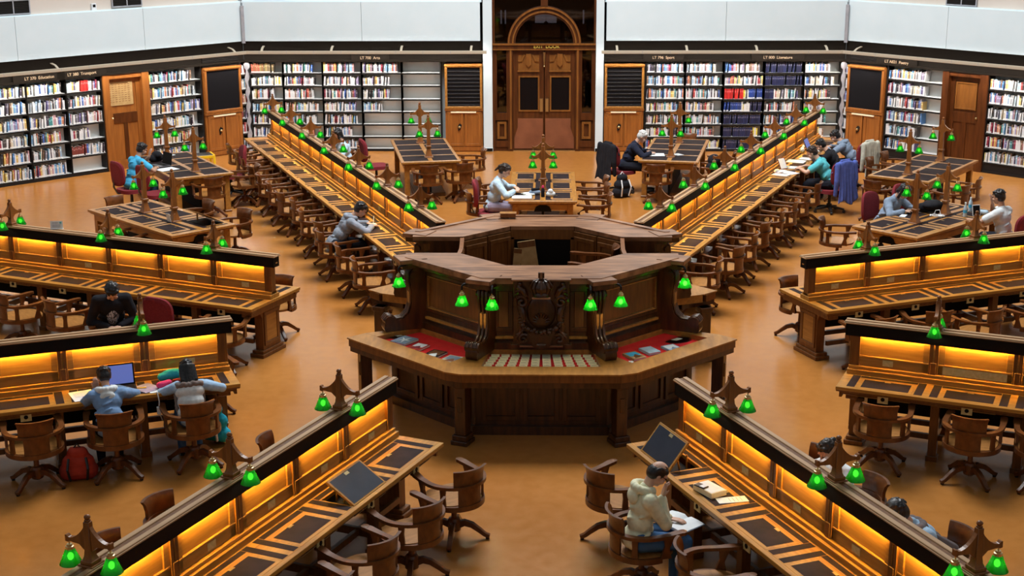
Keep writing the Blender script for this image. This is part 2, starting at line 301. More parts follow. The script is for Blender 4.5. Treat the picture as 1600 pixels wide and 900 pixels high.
# ------------------------------------------------------------------ entrance door (structure)
def entrance():
    y0 = R + .02; m = MB(); cx = .025
    Wd = 'door_wood'
    for s in (-1, 1):
        m.box(cx + s * 1.18 - .05, cx + s * 1.18 + .05, y0, y0 + .25, 0, 6, Wd)            # jambs
        m.box(cx + s * .77 - .055, cx + s * .77 + .055, y0 - .02, y0 + .2, 0, 2.42, Wd)      # mullions
        m.box(cx + s * .765 - .02, cx + s * .765 + .02, y0 - .04, y0, .05, 2.36, 'door_light')
        a, b = sorted((cx + s * .82, cx + s * 1.13))
        m.box(a, b, y0 + .02, y0 + .14, .72, .84, Wd); m.box(a, b, y0 - .01, y0 + .14, .10, .24, Wd); m.box(a, b, y0 + .02, y0 + .14, 0, .12, Wd)
        m.box(a, b, y0 + .08, y0 + .12, .2, .75, Wd); m.frame(a + .05, b - .05, .28, .68, .05, y0 + .03, y0 + .10, 'door_light')
        m.frame(a, b, .84, 2.36, .045, y0 + .02, y0 + .12, Wd)
    m.box(cx - 1.2, cx + 1.2, y0 - .03, y0 + .2, 2.34, 2.47, Wd); m.box(cx - 1.2, cx + 1.2, y0 - .06, y0, 2.44, 2.48, 'door_light'); m.box(cx - 1.2, cx + 1.2, y0 - .05, y0, 2.33, 2.355, 'door_light')
    # round arch
    def ring(r0, r1, ya, yb, key, n=36):
        for k in range(n):
            a0, a1 = PI * k / n, PI * (k + 1) / n
            pts = [(cx + r0 * math.cos(a0), 2.47 + r0 * math.sin(a0)), (cx + r1 * math.cos(a0), 2.47 + r1 * math.sin(a0)), (cx + r1 * math.cos(a1), 2.47 + r1 * math.sin(a1)), (cx + r0 * math.cos(a1), 2.47 + r0 * math.sin(a1))]
            m.prism(pts, ya, yb, key)
    ring(.66, .84, y0, y0 + .14, Wd); ring(.70, .735, y0 - .03, y0, 'door_light'); ring(.79, .83, y0 - .035, y0, 'door_light')
    m.box(cx - .08, cx + .08, y0, y0 + .12, 3.30, 6, Wd); m.box(cx - 1.13, cx + 1.13, y0 + .02, y0 + .1, 3.9, 4.0, Wd)
    o = structure(m.build('door_1')); g = MB()
    g.box(cx - 1.15, cx + 1.15, y0 + .10, y0 + .11, 2.47, 6, 'dark_glass')
    for s in (-1, 1): a, b = sorted((cx + s * .84, cx + s * 1.12)); g.box(a, b, y0 + .10, y0 + .11, .86, 2.34, 'dark_glass')
    g.build('door_glazing', o)
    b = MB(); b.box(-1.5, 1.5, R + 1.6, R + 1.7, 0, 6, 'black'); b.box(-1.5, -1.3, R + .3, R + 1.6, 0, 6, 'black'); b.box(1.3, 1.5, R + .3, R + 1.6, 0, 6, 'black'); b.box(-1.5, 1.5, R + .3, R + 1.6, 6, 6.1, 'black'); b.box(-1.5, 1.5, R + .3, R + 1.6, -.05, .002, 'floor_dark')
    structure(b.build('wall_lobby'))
    w = MB()
    w.frame(-.22, .33, 2.78, 3.10, .02, R + 1.55, R + 1.59, 'black'); w.box(-.2, .31, R + 1.56, R + 1.58, 2.8, 3.08, 'lit_window')
    for x in (-1.02, -.92, .93): w.box(x, x + .035, R + 1.56, R + 1.58, 2.78, 3.1, 'lit_window')
    structure(w.build('window_1'))
    t = MB(); t.lathe([(.004, .34), (.004, .16), (.05, .12), (.07, .06), (.04, .05)], 'black', 12); lamp = t.build('lobby_pendant'); lamp.location = (.06, R + 1.2, 2.72)
    tag(lamp, 'dark pendant lamp hanging in the lobby, seen through the arched fanlight', 'lamp')
    lt = link('lettering', text_mesh('EXIT  DOOR', .105, 'text_yellow'), o); lt.location = (cx + .05, y0 - .035, 2.375); lt['label'] = 'yellow painted EXIT DOOR lettering'
    # two leaves
    for s in (-1, 1):
        l = MB(); a, b = sorted((cx + s * .008, cx + s * .71)); c = (a + b) / 2
        l.box(a, b, y0 + .05, y0 + .10, .02, 2.33, Wd)
        l.frame(a, b, .02, 2.33, .11, y0 + .03, y0 + .06, Wd); l.box(a + .11, b - .11, y0 + .031, y0 + .06, 1.74, 1.84, Wd); l.box(a + .11, b - .11, y0 + .031, y0 + .06, .74, .92, Wd)
        l.frame(a + .12, b - .10, .92, 1.74, .035, y0 + .01, y0 + .05, 'door_light')
        l.box(a + .11, b - .11, y0 + .04, y0 + .055, 1.84, 2.26, 'door_light')
        l.prism([(c - .06, 2.24), (c + .06, 2.24), (c + .06, 2.0), (c, 1.93), (c - .06, 2.0)], y0 + .005, y0 + .05, 'door_light')
        l.box(a + .1, b - .1, y0, y0 + .05, 1.83, 1.86, 'door_light')
        for k in (-1, 1):
            l.sweep([(c + k * .09, y0 + .03, 2.22), (c + k * .13, y0 + .03, 2.14), (c + k * .15, y0 + .03, 2.08), (c + k * .24, y0 + .03, 2.07)], .03, .03, 'door_light', up=(0, 1, 0))
        leaf = l.build('door_leaf', o)
        g = MB(); g.box(a + .155, b - .135, y0 + .03, y0 + .045, .955, 1.705, 'pane_dark'); g.build('door_pane', leaf)
        k = MB(); inn = -s
        pts = [(a + .02, .06), (b - .02, .06), (b - .02, .30), (b - (.02 if s < 0 else .10), .55), (b - (.02 if s < 0 else .10), .76), (a + (.10 if s < 0 else .02), .76), (a + (.10 if s < 0 else .02), .55), (a + .02, .30)]
        k.prism(pts, y0 + .012, y0 + .03, 'copper'); kp = k.build('kick_plate', leaf); kp['label'] = 'copper kick plate with curved shoulder'
        h = MB(); x = cx + s * .065; h.box(x - .035, x + .035, y0 - .015, y0 + .03, .92, 1.22, 'brass'); h.build('door_handle', leaf)
    c = MB(); c.tube([(cx, y0 - .02, 2.28), (cx, y0 - .02, 1.98)], [.03, .012], 'brass', 8); c.ball((cx, y0 - .02, 1.96), .02, 'brass'); c.build('door_bolt', o)
    b = MB(); b.box(cx - .72, cx + .72, y0 - .01, y0 + .1, 0, .02, 'brass'); b.build('threshold', o)
entrance()

# ------------------------------------------------------------------ light bars and shelf signs
def light_bar(th, a, b, label):
    o = thing('light_bar', label, 'light fitting', 'light bars above the bookshelves'); place(o, th, (a + b) / 2, R - .28, 2.31); h = (b - a) / 2
    m = MB(); m.box(-h, h, -.035, .035, -.035, .035, 'light_bar'); 
    for k in range(int(2 * h / .62)): x = -h + .3 + k * .62; m.box(x - .01, x + .01, -.037, .037, -.037, .037, 'grey_metal')
    m.build('bar', o, .006); m = MB(); m.box(-h + .03, h - .03, .004, .030, -.0385, -.034, 'bar_tube'); t = m.build('light_tube', o); t['label'] = 'lit tube under the bar'
    n = 4
    for k in range(n):
        x = -h + .35 + (2 * h - .7) * k / (n - 1); m = MB(); m.sweep([(x, 0, .03), (x, .12, .09), (x, .3, .12)], .05, .014, 'light_bar'); m.build('bracket', o)
light_bar(-45, -HT + .1, HT - .05, 'pale light bar over the bookshelves and the notice door')
light_bar(0, -HT + .12, -1.28, 'pale light bar above the shelves marked arts')
light_bar(0, 1.32, HT - .12, 'pale light bar above the shelves marked sport and literature')
light_bar(45, -HT + .05, HT - .1, 'pale light bar above the shelves marked poetry')
def sign(th, s, txt, label):
    o = thing('shelf_sign', label, 'sign', 'shelf signs'); place(o, th, s, R - .055, 2.135)
    me = text_mesh(txt, .088, 'text_tan'); w = .055 * len(txt); m = MB(); m.box(-w / 2 - .1, w / 2 + .1, 0, .03, -.05, .11, 'shade_and_trim'); m.build('sign_board', o, .003)
    l = link('lettering', me, o); l.location = (0, -.004, 0)
sign(-45, 1.85, 'LT 370  Education', 'tan LT 370 Education sign over the bookshelves')
sign(-45, 2.80, 'LT 380  Transport', 'tan LT 380 Transport sign beside the notice door')
sign(0, -3.95, 'LT 700  Arts', 'tan LT 700 Arts sign over the half-empty shelves')
sign(0, 2.73, 'LT 796  Sport', 'tan LT 796 Sport sign beside the roller shutter')
sign(0, 5.32, 'LT 800  Literature', 'tan LT 800 Literature sign over the navy volumes')
sign(45, -5.5, 'LT A821  Poetry', 'tan LT A821 Poetry sign beside the dark chalkboard')
# ------------------------------------------------------------------ vents and thermostat on the upper wall
def vent(th, s, z, label):
    o = thing('wall_vent', label, 'vent', 'air vents in the upper wall'); place(o, th, s, R + .11, z)
    m = MB(); m.frame(-.36, .36, -.15, .15, .025, -.03, .0, 'grey_metal'); m.box(-.012, .012, -.025, 0, -.13, .13, 'grey_metal'); m.build('vent_frame', o)
    m = MB(); m.box(-.335, .335, -.012, 0, -.125, .125, 'dark_steel')
    for k in range(7): m.cbox((0, -.012, -.1 + k * .033), (.66, .02, .006), 'dark_steel', Euler((.6, 0, 0)))
    m.build('vent_grille', o)
vent(-45, 1.50, 3.60, 'wide dark air vent above the education shelves'); vent(-45, 4.05, 3.62, 'wide dark air vent above the notice door'); vent(45, -4.13, 3.60, 'wide dark air vent above the poetry shelves')
vent(0, -6.2, 3.66, 'grey air vent above the arts shelves by the corner')
o = thing('thermostat', 'small white wall thermostat between two dark air vents', 'thermostat'); place(o, -45, 3.27, R + .10, 3.50)
m = MB(); m.box(-.055, .055, -.03, .02, -.08, .08, 'paper'); m.build('casing', o, .008); m = MB(); m.box(-.03, .03, -.036, -.028, .005, .06, 'black'); m.build('display', o)

# ------------------------------------------------------------------ cabinets
def cabinet(th, s, w, label, shutter, vented):
    o = thing('shutter_cabinet' if shutter else 'notice_cabinet', label, 'cabinet', 'cabinets between the shelves'); place(o, th, s, R - .06, 0); h = w / 2
    m = MB(); m.box(-h, h, .02, .40, 0, 2.02, 'cab_wood'); m.box(-h - .01, h + .01, 0, .3, .02, .12, 'cab_wood'); m.box(-h - .01, h + .01, -.02, .3, .95, 1.0, 'cab_wood'); m.build('body', o, .004)
    for k in (-1, 1):
        d = MB(); a, b = (-h + .04, -.02) if k < 0 else (.02, h - .04); d.box(a, b, 0, .03, .13, .93, 'cab_wood'); d.frame(a, b, .13, .93, .06, -.012, .01, 'cab_wood'); dd = d.build('door', o, .003)
        if k < 0:
            p = MB(); X = (a + b) / 2 + .1; p.prism([(X - .03, .48), (X + .03, .55), (X + .055, .63), (X, .66), (X - .04, .60)], -.03, -.005, 'dark_steel'); p.ball((X, -.04, .58), .03, 'brass', 8, 6); p.build('door_pull', dd)
    m = MB(); m.box(-.30, .28, -.035, .0, .905, .935, 'cream_paper'); l = m.build('label_strip', o); l['label'] = 'pale label strip'
    m = MB(); m.frame(-h, h, 1.0, 2.0, .055, -.03, .02, 'rail_gold' if shutter else 'cab_wood'); m.box(-h - .01, h + .01, -.04, .0, 1.965, 2.01, 'rail_gold'); f = m.build('board_frame', o, .006)
    m = MB(); m.box(-h + .05, h - .05, .0, .02, 1.05, 1.95, 'chalk')
    if shutter:
        for k in range(11): m.tube([(-h + .05, 0, 1.08 + k * .085), (h - .05, 0, 1.08 + k * .085)], .014, 'dark_steel', 6)
    m.build('roller_shutter' if shutter else 'chalkboard', o)
    if vented:
        m = MB(); m.box(-h, h, .06, .1, 2.03, 2.30, 'dark_steel')
        for k in range(8): m.cbox((0, .05, 2.05 + k * .033), (w, .05, .012), 'dark_steel', Euler((.5, 0, 0)))
        m.build('vent_slats', o)
cabinet(0, -1.82, .86, 'black roller shutter cabinet beside the empty arts shelves', True, False)
cabinet(0, 1.855, .90, 'black roller shutter cabinet beside the sport shelves', True, False)
cabinet(-45, 6.22, .96, 'plain black chalkboard cabinet in the corner by the arts shelves', False, True)
cabinet(45, -6.25, .94, 'plain black chalkboard cabinet in the corner by the poetry shelves', False, True)

# ------------------------------------------------------------------ small doors in the side walls
def side_door(name, th, s0, s1, light, ):
    m = MB(); k1, k2 = ('cab_wood', 'cab_wood') if light else ('door_wood', 'door_wood'); y = R
    m.box(s0, s0 + .15, y - .04, y + .3, 0, 2.07, k1); m.box(s1 - .17, s1, y - .04, y + .3, 0, 2.07, k1); m.box(s0, s1, y - .02, y + .3, 1.98, 2.07, k1)
    a, b = s0 + .15, s1 - .17
    m.box(a, b, y + .1, y + .15, 0, 1.98, k2); m.frame(a, b, 0, 1.98, .10, y + .08, y + .11, k2); m.box(a + .1, b - .1, y + .081, y + .11, 1.0, 1.22, 'door_wood' if light else k2); m.box((a + b) / 2 - .045, (a + b) / 2 + .045, y + .083, y + .11, .1, 1.1, 'door_wood' if light else k2)
    m.box(a, b, y + .075, y + .11, 0, .2, k2)
    o = structure(m.build(name)); place(o, th, 0, 0)
    g = MB()
    if not light: g.frame(a + .12, b - .12, 1.28, 1.86, .03, y + .07, y + .1, 'door_light'); g.box(a + .15, b - .15, y + .085, y + .1, 1.31, 1.83, 'door_light'); g.build('door_panel', o)
    k = MB(); x = (a + .06) if light else (b - .08); k.ball((x, y + .05, 1.12), .028, 'brass'); k.tube([(x, y + .08, 1.12), (x, y + .05, 1.12)], .012, 'brass', 6); k.build('door_knob', o)
    return a, b
a, b = side_door('door_2', -45, 3.27, 4.37, True); side_door('door_3', 45, -4.36, -3.30, False)
o = thing('notice', 'yellowed notice sheet covered in fine print, fixed on the small wooden door', 'notice'); place(o, -45, 3.72, R + .075, 1.64)
m = MB(); m.box(-.33, .30, 0, .012, -.25, .25, 'notice_paper')
for i in range(9):
    for j in range(7): m.box(-.27 + j * .075, -.22 + j * .075, -.003, .002, .19 - i * .045, .20 - i * .045, 'oak_dark')
m.box(-.22, .2, -.003, .002, .215, .23, 'oak_dark'); m.build('sheet', o)

# ------------------------------------------------------------------ bookcases and books
PAL_MIX = [(.70, .71, .72)] * 7 + [(.60, .63, .68)] * 2 + [(.05, .12, .38), (.08, .22, .50), (.16, .36, .60), (.30, .44, .60), (.40, .06, .06), (.26, .03, .06), (.58, .53, .42), (.64, .57, .44), (.03, .03, .035), (.05, .04, .06), (.06, .05, .05), (.06, .24, .25),
    (.32, .27, .42), (.60, .40, .12), (.66, .55, .18), (.46, .27, .29), (.45, .54, .60), (.12, .10, .24), (.50, .18, .10), (.20, .12, .08), (.40, .42, .45), (.22, .22, .27)]
PAL_BROWN = [(.25, .12, .05), (.35, .08, .05), (.22, .20, .06), (.30, .22, .10), (.40, .10, .06), (.12, .09, .05)]
PAL_NAVY = [(.012, .016, .060), (.010, .014, .048), (.014, .020, .075)]
PAL_RED = [(.62, .02, .02), (.48, .015, .015), (.70, .04, .03)]
PAL_BLUE = [(.01, .04, .22), (.012, .05, .28), (.02, .05, .20)]
PAL_YEL = [(.75, .73, .66), (.70, .55, .05), (.78, .76, .72), (.60, .60, .58)]
def cname(c):
    r, g, b = c; mx = max(c); mn = min(c)
    if mn > .6: return 'white'
    if mx < .06: return 'black'
    if mx - mn < .1 and mx > .3: return 'grey'
    if b > r * 1.3 and b > g * 1.15: return 'navy' if b < .3 else 'blue'
    if abs(g - b) < .06 and g > r * 2: return 'teal'
    if r > .5 and g > .4 and b < .2: return 'yellow'
    if r > .5 and g > .45: return 'cream'
    if r > .3 and g < .1: return 'red'
    if r > .5 and g > .25 and b > .2: return 'pink'
    if r > .5: return 'orange'
    if b > g and r > g: return 'mauve'
    return 'brown'
CAND = []      # every book: (pixels it would cover, world matrix, size, colour, tag, label pieces)
BK = [0]
def bookcase(th, s0, s1, levels, label, rows, where, deep=.24, empties_white=True):
    o = thing('bookcase', label, 'bookcase', 'bookcases around the reading room'); w = s1 - s0; place(o, th, (s0 + s1) / 2, R + .005, 0); h = w / 2
    m = MB(); m.box(-h, h, deep, deep + .02, .05, 2.06, 'white_metal'); m.build('back_panel', o)
    for k in (-1, 1): m = MB(); m.box(k * h - .014, k * h + .014, 0, deep, 0, 2.06, 'dark_steel'); m.build('upright', o)
    for j, z in enumerate(levels):
        m = MB(); m.box(-h + .015, h - .015, .0, deep, z - .03, z, 'white_metal'); m.box(-h + .015, h - .015, -.006, .0, z - .036, z + .001, 'dark_steel'); m.build('shelf', o)
    m = MB(); m.box(-h, h, .01, deep, 0, min(levels) - .02, 'dark_steel'); m.box(-h, h, -.01, .02, 0, .05, 'dark_steel'); m.build('plinth', o)
    lv = levels
    for j, row in enumerate(rows):
        if j >= len(lv): break
        z = lv[j]; top = (lv[j - 1] - .04 - z) if j else .27; hi = min(.26, top - .02); x = -h + .03; n = 0; end = -h
        for (fill, pal) in row:
            end = end + fill * w
            while x < min(end, h - .03):
                t = random.uniform(.014, .042); c = random.choice(pal); hh = random.uniform(.70, .98) * hi; dd = random.uniform(.15, .20)
                if pal in (PAL_NAVY, PAL_RED, PAL_BLUE): t = random.uniform(.032, .042); hh = random.uniform(.88, .95) * hi; dd = random.uniform(.17, .19)
                if x + t > h - .02: break
                lean = random.uniform(-.02, .02) if random.random() < .85 else .10
                p = W(th, (s0 + s1) / 2 + x + t / 2, R + .02 + dd / 2, z + hh / 2 + .003 + abs(lean) * t * .55)
                X = Matrix.Translation(p) @ Matrix.Rotation(rad(-th), 4, 'Z') @ Matrix.Rotation(lean, 4, 'Y')
                dist = (Vector(p) - CAMP); nd = Vector(W(th, 0, 1)); px = t * hh * abs(dist.normalized().dot(nd)) / dist.length_squared
                CAND.append((px if seen(p, -4) else 0, X, (t, dd, hh), c, pal not in (PAL_NAVY, PAL_RED), (cname(c), ORD[min(n, 49)], ORD[j], where)))
                x += t + (.004 if pal in (PAL_NAVY, PAL_RED, PAL_BLUE) else .001) + (.03 if lean > .05 else 0); n += 1
LB = [1.81, 1.52, 1.21, .92, .63, .34, .06]; LL_ = [1.78, 1.44, 1.10, .76, .42, .08]; LR = [1.78, 1.47, 1.16, .85, .54, .23]
A_ = PAL_MIX; r_ = lambda *f: [[(x, A_)] for x in f]
bookcase(0, -6.74, -5.98, LB, 'bookcase with brown volumes on top, beside the corner chalkboard', [[(.72, PAL_BROWN)], [(.7, A_), (.25, PAL_YEL)], [(.70, A_)], [(.85, A_)], [(.62, A_)], [(.62, A_)], [(.5, A_)]], 'arts bookcase by the corner')
bookcase(0, -5.98, -5.07, LB, 'bookcase of art books, second from the corner chalkboard', r_(.77, .80, .76, .84, .80, .7, .6), 'second arts bookcase')
bookcase(0, -5.07, -4.17, LB, 'fullest arts bookcase, under the sign', r_(.77, .90, .88, .82, .84, .68, .9), 'third arts bookcase')
bookcase(0, -4.17, -3.25, LB, 'arts bookcase with books on its upper four shelves only', r_(.90, .70, .68, .48, 0, 0, 0), 'fourth arts bookcase')
bookcase(0, -3.25, -2.35, LB, 'entirely empty white bookcase beside the roller shutter', [], '')
N_, RD, BL_ = PAL_NAVY, PAL_RED, PAL_BLUE
bookcase(0, 2.34, 3.24, LB, 'full bookcase under the sport sign', r_(.98, .97, 1, .96, .98, .98, .9), 'sport bookcase')
bookcase(0, 3.24, 4.12, LB, 'bookcase behind the pensioner’s table, second from the shutter'.replace('’', "'"), r_(.80, .90, .90, .74, .87, .78, .9), 'second sport bookcase')
bookcase(0, 4.12, 5.04, LB, 'bookcase with a block of red volumes amid navy ones', [[(.86, A_)], [(.97, A_)], [(.48, RD), (.13, PAL_YEL), (.36, BL_)], [(.42, BL_), (.22, PAL_YEL), (.34, N_)], [(.95, N_)], [(.74, N_), (.12, PAL_YEL)], [(.9, N_)]], 'bookcase with red volumes')
bookcase(0, 5.04, 5.94, LB, 'bookcase with navy bound sets on the top two shelves', [[(.98, N_)], [(.98, N_)], [(.24, N_), (.62, A_)], [(.78, PAL_YEL + A_)], [(.8, A_)], [(.6, A_)], [(.6, A_)]], 'literature bookcase')
bookcase(0, 5.94, 6.78, LB, 'narrow literature bookcase at the corner pipe', r_(.66, .80, .72, .55, .62, .6, .5), 'corner literature bookcase')
bookcase(-45, 2.44, 3.26, LL_, 'bookcase under the transport sign with a nearly bare bottom shelf', [[(.4, A_), (.22, RD), (.33, A_)], [(.94, A_)], [(.95, A_)], [(.58, A_)], [(.44, [(.16, .03, .03), (.20, .04, .03)]), (.5, A_)], []], 'transport bookcase')
bookcase(-45, 1.56, 2.44, LL_, 'bookcase under the education sign', r_(.90, .97, .97, .76, .76, .84), 'education bookcase')
bookcase(-45, .66, 1.56, LL_, 'well filled bookcase at the edge of the education section', r_(.97, .97, .97, .97, .95, .97), 'end education bookcase')
bookcase(-45, 4.38, 5.70, LL_, 'wide bookcase between the notice door and the chalkboard', r_(.80, .86, .96, .82, .80, .8), 'bookcase beyond the notice door')
bookcase(-45, 6.72, 6.93, LL_, 'sliver of bookcase in the corner beside the chalkboard and arts shelves', r_(.9, .9, .9, .9, .9, .9), 'corner sliver bookcase by the arts shelves')
bookcase(45, -5.74, -4.36, LR, 'poetry bookcase with half-bare white shelves beside the dark door', r_(.70, .66, .64, .65, .60, .58), 'poetry bookcase')
bookcase(45, -3.30, -2.2, LR, 'poetry bookcase beyond the dark door', r_(.85, .95, .9, .80, .82, .84), 'bookcase beyond the dark door')
bookcase(45, -6.93, -6.74, LR, 'sliver of bookcase in the corner beside the chalkboard and navy volumes', r_(.9, .9, .9, .9, .9, .9), 'corner sliver bookcase by the literature shelves')
bookcase(-45, -.24, .66, LL_, 'second bookcase on from the education section, towards the hall side', r_(.97, .9, .95, .97, .95, .9), 'further education bookcase')
bookcase(-45, -1.14, -.24, LL_, 'third bookcase on from the education section, towards the hall side', r_(.9, .9, .95, .9, .95, .9), 'furthest education bookcase')
bookcase(45, -2.2, -1.3, LR, 'second bookcase on from the dark door', r_(.9, .9, .85, .9, .8, .85), 'second bookcase beyond the dark door')
bookcase(45, -1.3, -.4, LR, 'third bookcase on from the dark door', r_(.9, .9, .85, .9, .8, .85), 'third bookcase beyond the dark door')
# grey cut-out end panels at the two corners
for s, lb in ((-6.80, 'grey cut-out end panel beside the brown volumes'), (6.83, 'grey cut-out end panel beside the literature shelves')):
    o = thing('shelf_end_panel', lb, 'shelf end'); place(o, 0, s, R - .03, 0); m = MB(); pts = [(-.05, 0), (.05, 0)]
    for k in range(40): a = k / 39; pts.append((.035 + .02 * math.sin(a * 38), a * 2.0))
    for k in range(39, -1, -1): a = k / 39; pts.append((-.035 - .02 * math.sin(a * 38 + 1), a * 2.0))
    m.prism(pts, 0, .03, 'grey_metal'); m.ball((0, .015, 1.98), (.075, .02, .09), 'grey_metal'); m.build('panel', o)
def book_geo(mb_v, mb_f, mb_c, X, sz, c, lab):
    t, d, h = sz[0] / 2, sz[1] / 2, sz[2] / 2
    def bx(x0, x1, y0, y1, z0, z1, col):
        o = len(mb_v); mb_v.extend(tuple(X @ Vector(p)) for p in [(x0, y0, z0), (x1, y0, z0), (x1, y1, z0), (x0, y1, z0), (x0, y0, z1), (x1, y0, z1), (x1, y1, z1), (x0, y1, z1)])
        for f in [(3, 2, 1, 0), (4, 5, 6, 7), (0, 1, 5, 4), (1, 2, 6, 5), (2, 3, 7, 6), (3, 0, 4, 7)]: mb_f.append(tuple(i + o for i in f)); mb_c.append(col)
    bx(-t, t, -d, d, -h, h, c)
    bx(-t + .002, t - .002, -d + .006, d + .0005, -h + .003, h + .0008, (.72, .70, .62))
    if lab: bx(-t * .92, t * .92, -d - .001, -d + .01, -h + .006, -h + .036, (.80, .80, .78))
    bx(-t * .7, t * .7, -d - .0008, -d + .01, h * .30, h * .62, tuple(min(.8, x * 1.6 + .12) for x in c))
def book_mesh(name, v, f, c):
    me = bpy.data.meshes.new(name); me.from_pydata(v, [], f); a = me.color_attributes.new('col', 'FLOAT_COLOR', 'CORNER'); buf = []
    for p, col in zip(me.polygons, c): buf += [*col, 1] * p.loop_total
    a.data.foreach_set('color', buf); me.materials.append(M['book_cover']); return me
order = sorted(range(len(CAND)), key=lambda i: -CAND[i][0]); single = set(order[:300]); V, Fc, Cc = [], [], []
for i, (px, X, sz, c, lab, L_) in enumerate(CAND):
    if i in single:
        v, f, cc = [], [], []; book_geo(v, f, cc, Matrix.Identity(4), sz, c, lab); o = link('book', book_mesh('book', v, f, cc)); o.matrix_world = X
        tag(o, '%s book, %s along the %s shelf down, %s' % L_, 'book', 'books singled out on the shelves')
    else: book_geo(V, Fc, Cc, X, sz, c, lab)
o = link('shelved_books', book_mesh('shelved_books', V, Fc, Cc)); tag(o, 'rows of mixed books filling the remaining wall shelves', 'books', kind='stuff')
# ------------------------------------------------------------------ radial reading desks (local: x = across, y = along the radius from r0)
K0, SP, L0, LP, R0, R1 = 4.194, .8585, 4.626, 1.717, 3.70, 15.25
DESKS = {-157.5: ('front', 'half-raised navy lid', 'raised-lid desk'), 157.5: ('', '', 'cream-hooded reader\'s desk'), -112.5: ('', '', 'open-laptop desk'), 112.5: ('', '', 'long-brass-plate desk'),
         -67.5: ('', '', 'white-card desk'), 67.5: ('', '', 'desk before the water bottles'), -22.5: ('', '', 'grey-hooded writer\'s desk'), 22.5: ('', '', 'turquoise T-shirt desk')}
DLAB = {-157.5: 'long radial reading desk with one half-raised navy lid', 157.5: 'long radial reading desk where the reader in the cream hoodie sits', -112.5: 'long radial reading desk carrying the open laptop',
        112.5: 'bare radial reading desk with a long brass plate on its lit partition', -67.5: 'long radial reading desk with a white card standing on its partition', 67.5: 'bare radial reading desk in front of the water bottle table',
        -22.5: 'far radial reading desk where the writer in the grey hoodie leans', 22.5: 'far radial reading desk with three students and scattered papers'}
OPEN = {(-157.5, -1, 1): 33, (157.5, 1, 0): 52}
NS = 13; Y0 = 0.0; LEN = R1 - R0
def yk(i): return K0 + SP * i - R0
def desk_part_meshes():
    P = {}
    # worktop with wells under the lids (both sides)
    m = MB()
    for s in (-1, 1):
        X = m.X; m.X = Matrix.Diagonal((s, 1, 1, 1))
        m.box(0, .205, 0, LEN, .722, .76, 'oak_bench'); m.box(.535, .583, 0, LEN, .722, .76, 'oak_bench')
        e = [0.0]
        for i in range(NS): e += [yk(i) - .285, yk(i) + .285]
        e.append(LEN)
        for a, b in zip(e[0::2], e[1::2]): m.box(.205, .535, a, b, .722, .7597, 'oak_bench')
        for i in range(NS):
            y = yk(i); m.box(.205, .535, y - .285, y + .285, .66, .665, 'black')
            # leather surround: two side fields and a strip behind the lid
            for a, b in ((y - .395, y - .305), (y + .305, y + .395)): m.box(.125, .528, a, b, .755, .7612, 'leather')
            m.box(.125, .190, y - .305, y + .305, .755, .7612, 'leather')
        m.box(.50, .53, .05, LEN - .05, .665, .722, 'oak_dark')                         # apron
        m.box(.46, .56, .0, LEN, .70, .722, 'oak_dark')
        m.X = X
    m.box(-.53, .53, .03, .06, .63, .722, 'oak_dark'); m.box(-.53, .53, LEN - .06, LEN - .03, .63, .722, 'oak_dark')
    P['worktop'] = m.mesh('worktop', .004)
    # partition: ledge, framed panels, pilasters
    m = MB(); m.box(-.020, .020, .05, LEN - .1, .76, 1.31, 'oak_panel')
    for s in (-1, 1):
        X = m.X; m.X = Matrix.Diagonal((s, 1, 1, 1))
        m.box(0, .105, .02, LEN - .06, .755, .815, 'oak_bench'); m.box(0, .075, .03, LEN - .08, .815, .85, 'oak_bench')
        m.box(.018, .036, .05, LEN - .1, .85, .955, 'oak_panel'); m.box(.018, .043, .06, LEN - .11, .945, .965, 'oak_bench'); m.box(.018, .032, .05, LEN - .1, 1.20, 1.31, 'oak_panel')
        m.box(.018, .05, .05, .14, .85, 1.22, 'oak_dark')
        for i in range(NS):
            y = yk(i) + SP / 2
            if y > LEN - .2: y = LEN - .2
            m.box(.018, .036, y - .115, y + .115, .85, 1.3, 'oak_panel'); m.box(.03, .052, y - .05, y - .006, .83, 1.3, 'oak_dark'); m.box(.03, .052, y + .006, y + .05, .86, 1.3, 'oak_dark'); m.box(.03, .058, y - .03, y + .03, .84, .98, 'oak_dark')
        m.X = X
    m.box(-.05, .05, .03, .055, .76, 1.25, 'oak_dark')
    P['partition'] = m.mesh('partition', .003)
    m = MB()
    for s in (-1, 1): X = m.X; m.X = Matrix.Diagonal((s, 1, 1, 1)); m.box(.052, .066, -.02, LEN - .03, 1.185, 1.318, 'hood'); m.box(.02, .07, -.02, LEN - .03, 1.295, 1.318, 'hood'); m.X = X
    m.box(-.066, .066, -.025, -.012, 1.185, 1.318, 'hood'); m.box(-.02, .02, -.03, -.025, 1.23, 1.245, 'brass')
    P['hood'] = m.mesh('hood')
    m = MB(); m.box(-.078, .078, -.045, LEN, 1.318, 1.334, 'oak_cap'); m.box(-.070, -.024, -.04, LEN, 1.334, 1.346, 'oak_cap'); m.box(.024, .070, -.04, LEN, 1.334, 1.346, 'oak_cap'); m.box(-.022, .022, -.03, LEN, 1.33, 1.338, 'oak_dark')
    P['cap_rail'] = m.mesh('cap_rail', .004)
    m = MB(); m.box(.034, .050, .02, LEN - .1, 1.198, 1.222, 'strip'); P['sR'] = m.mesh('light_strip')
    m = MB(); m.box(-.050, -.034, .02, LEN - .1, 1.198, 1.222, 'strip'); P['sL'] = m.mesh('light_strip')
    # carved end pedestal and inner trestles
    m = MB(); o = [(-.20, .08), (.20, .08), (.20, .52), (.24, .60), (.34, .66), (.50, .70), (.50, .722), (-.50, .722), (-.50, .70), (-.34, .66), (-.24, .60), (-.20, .52)]
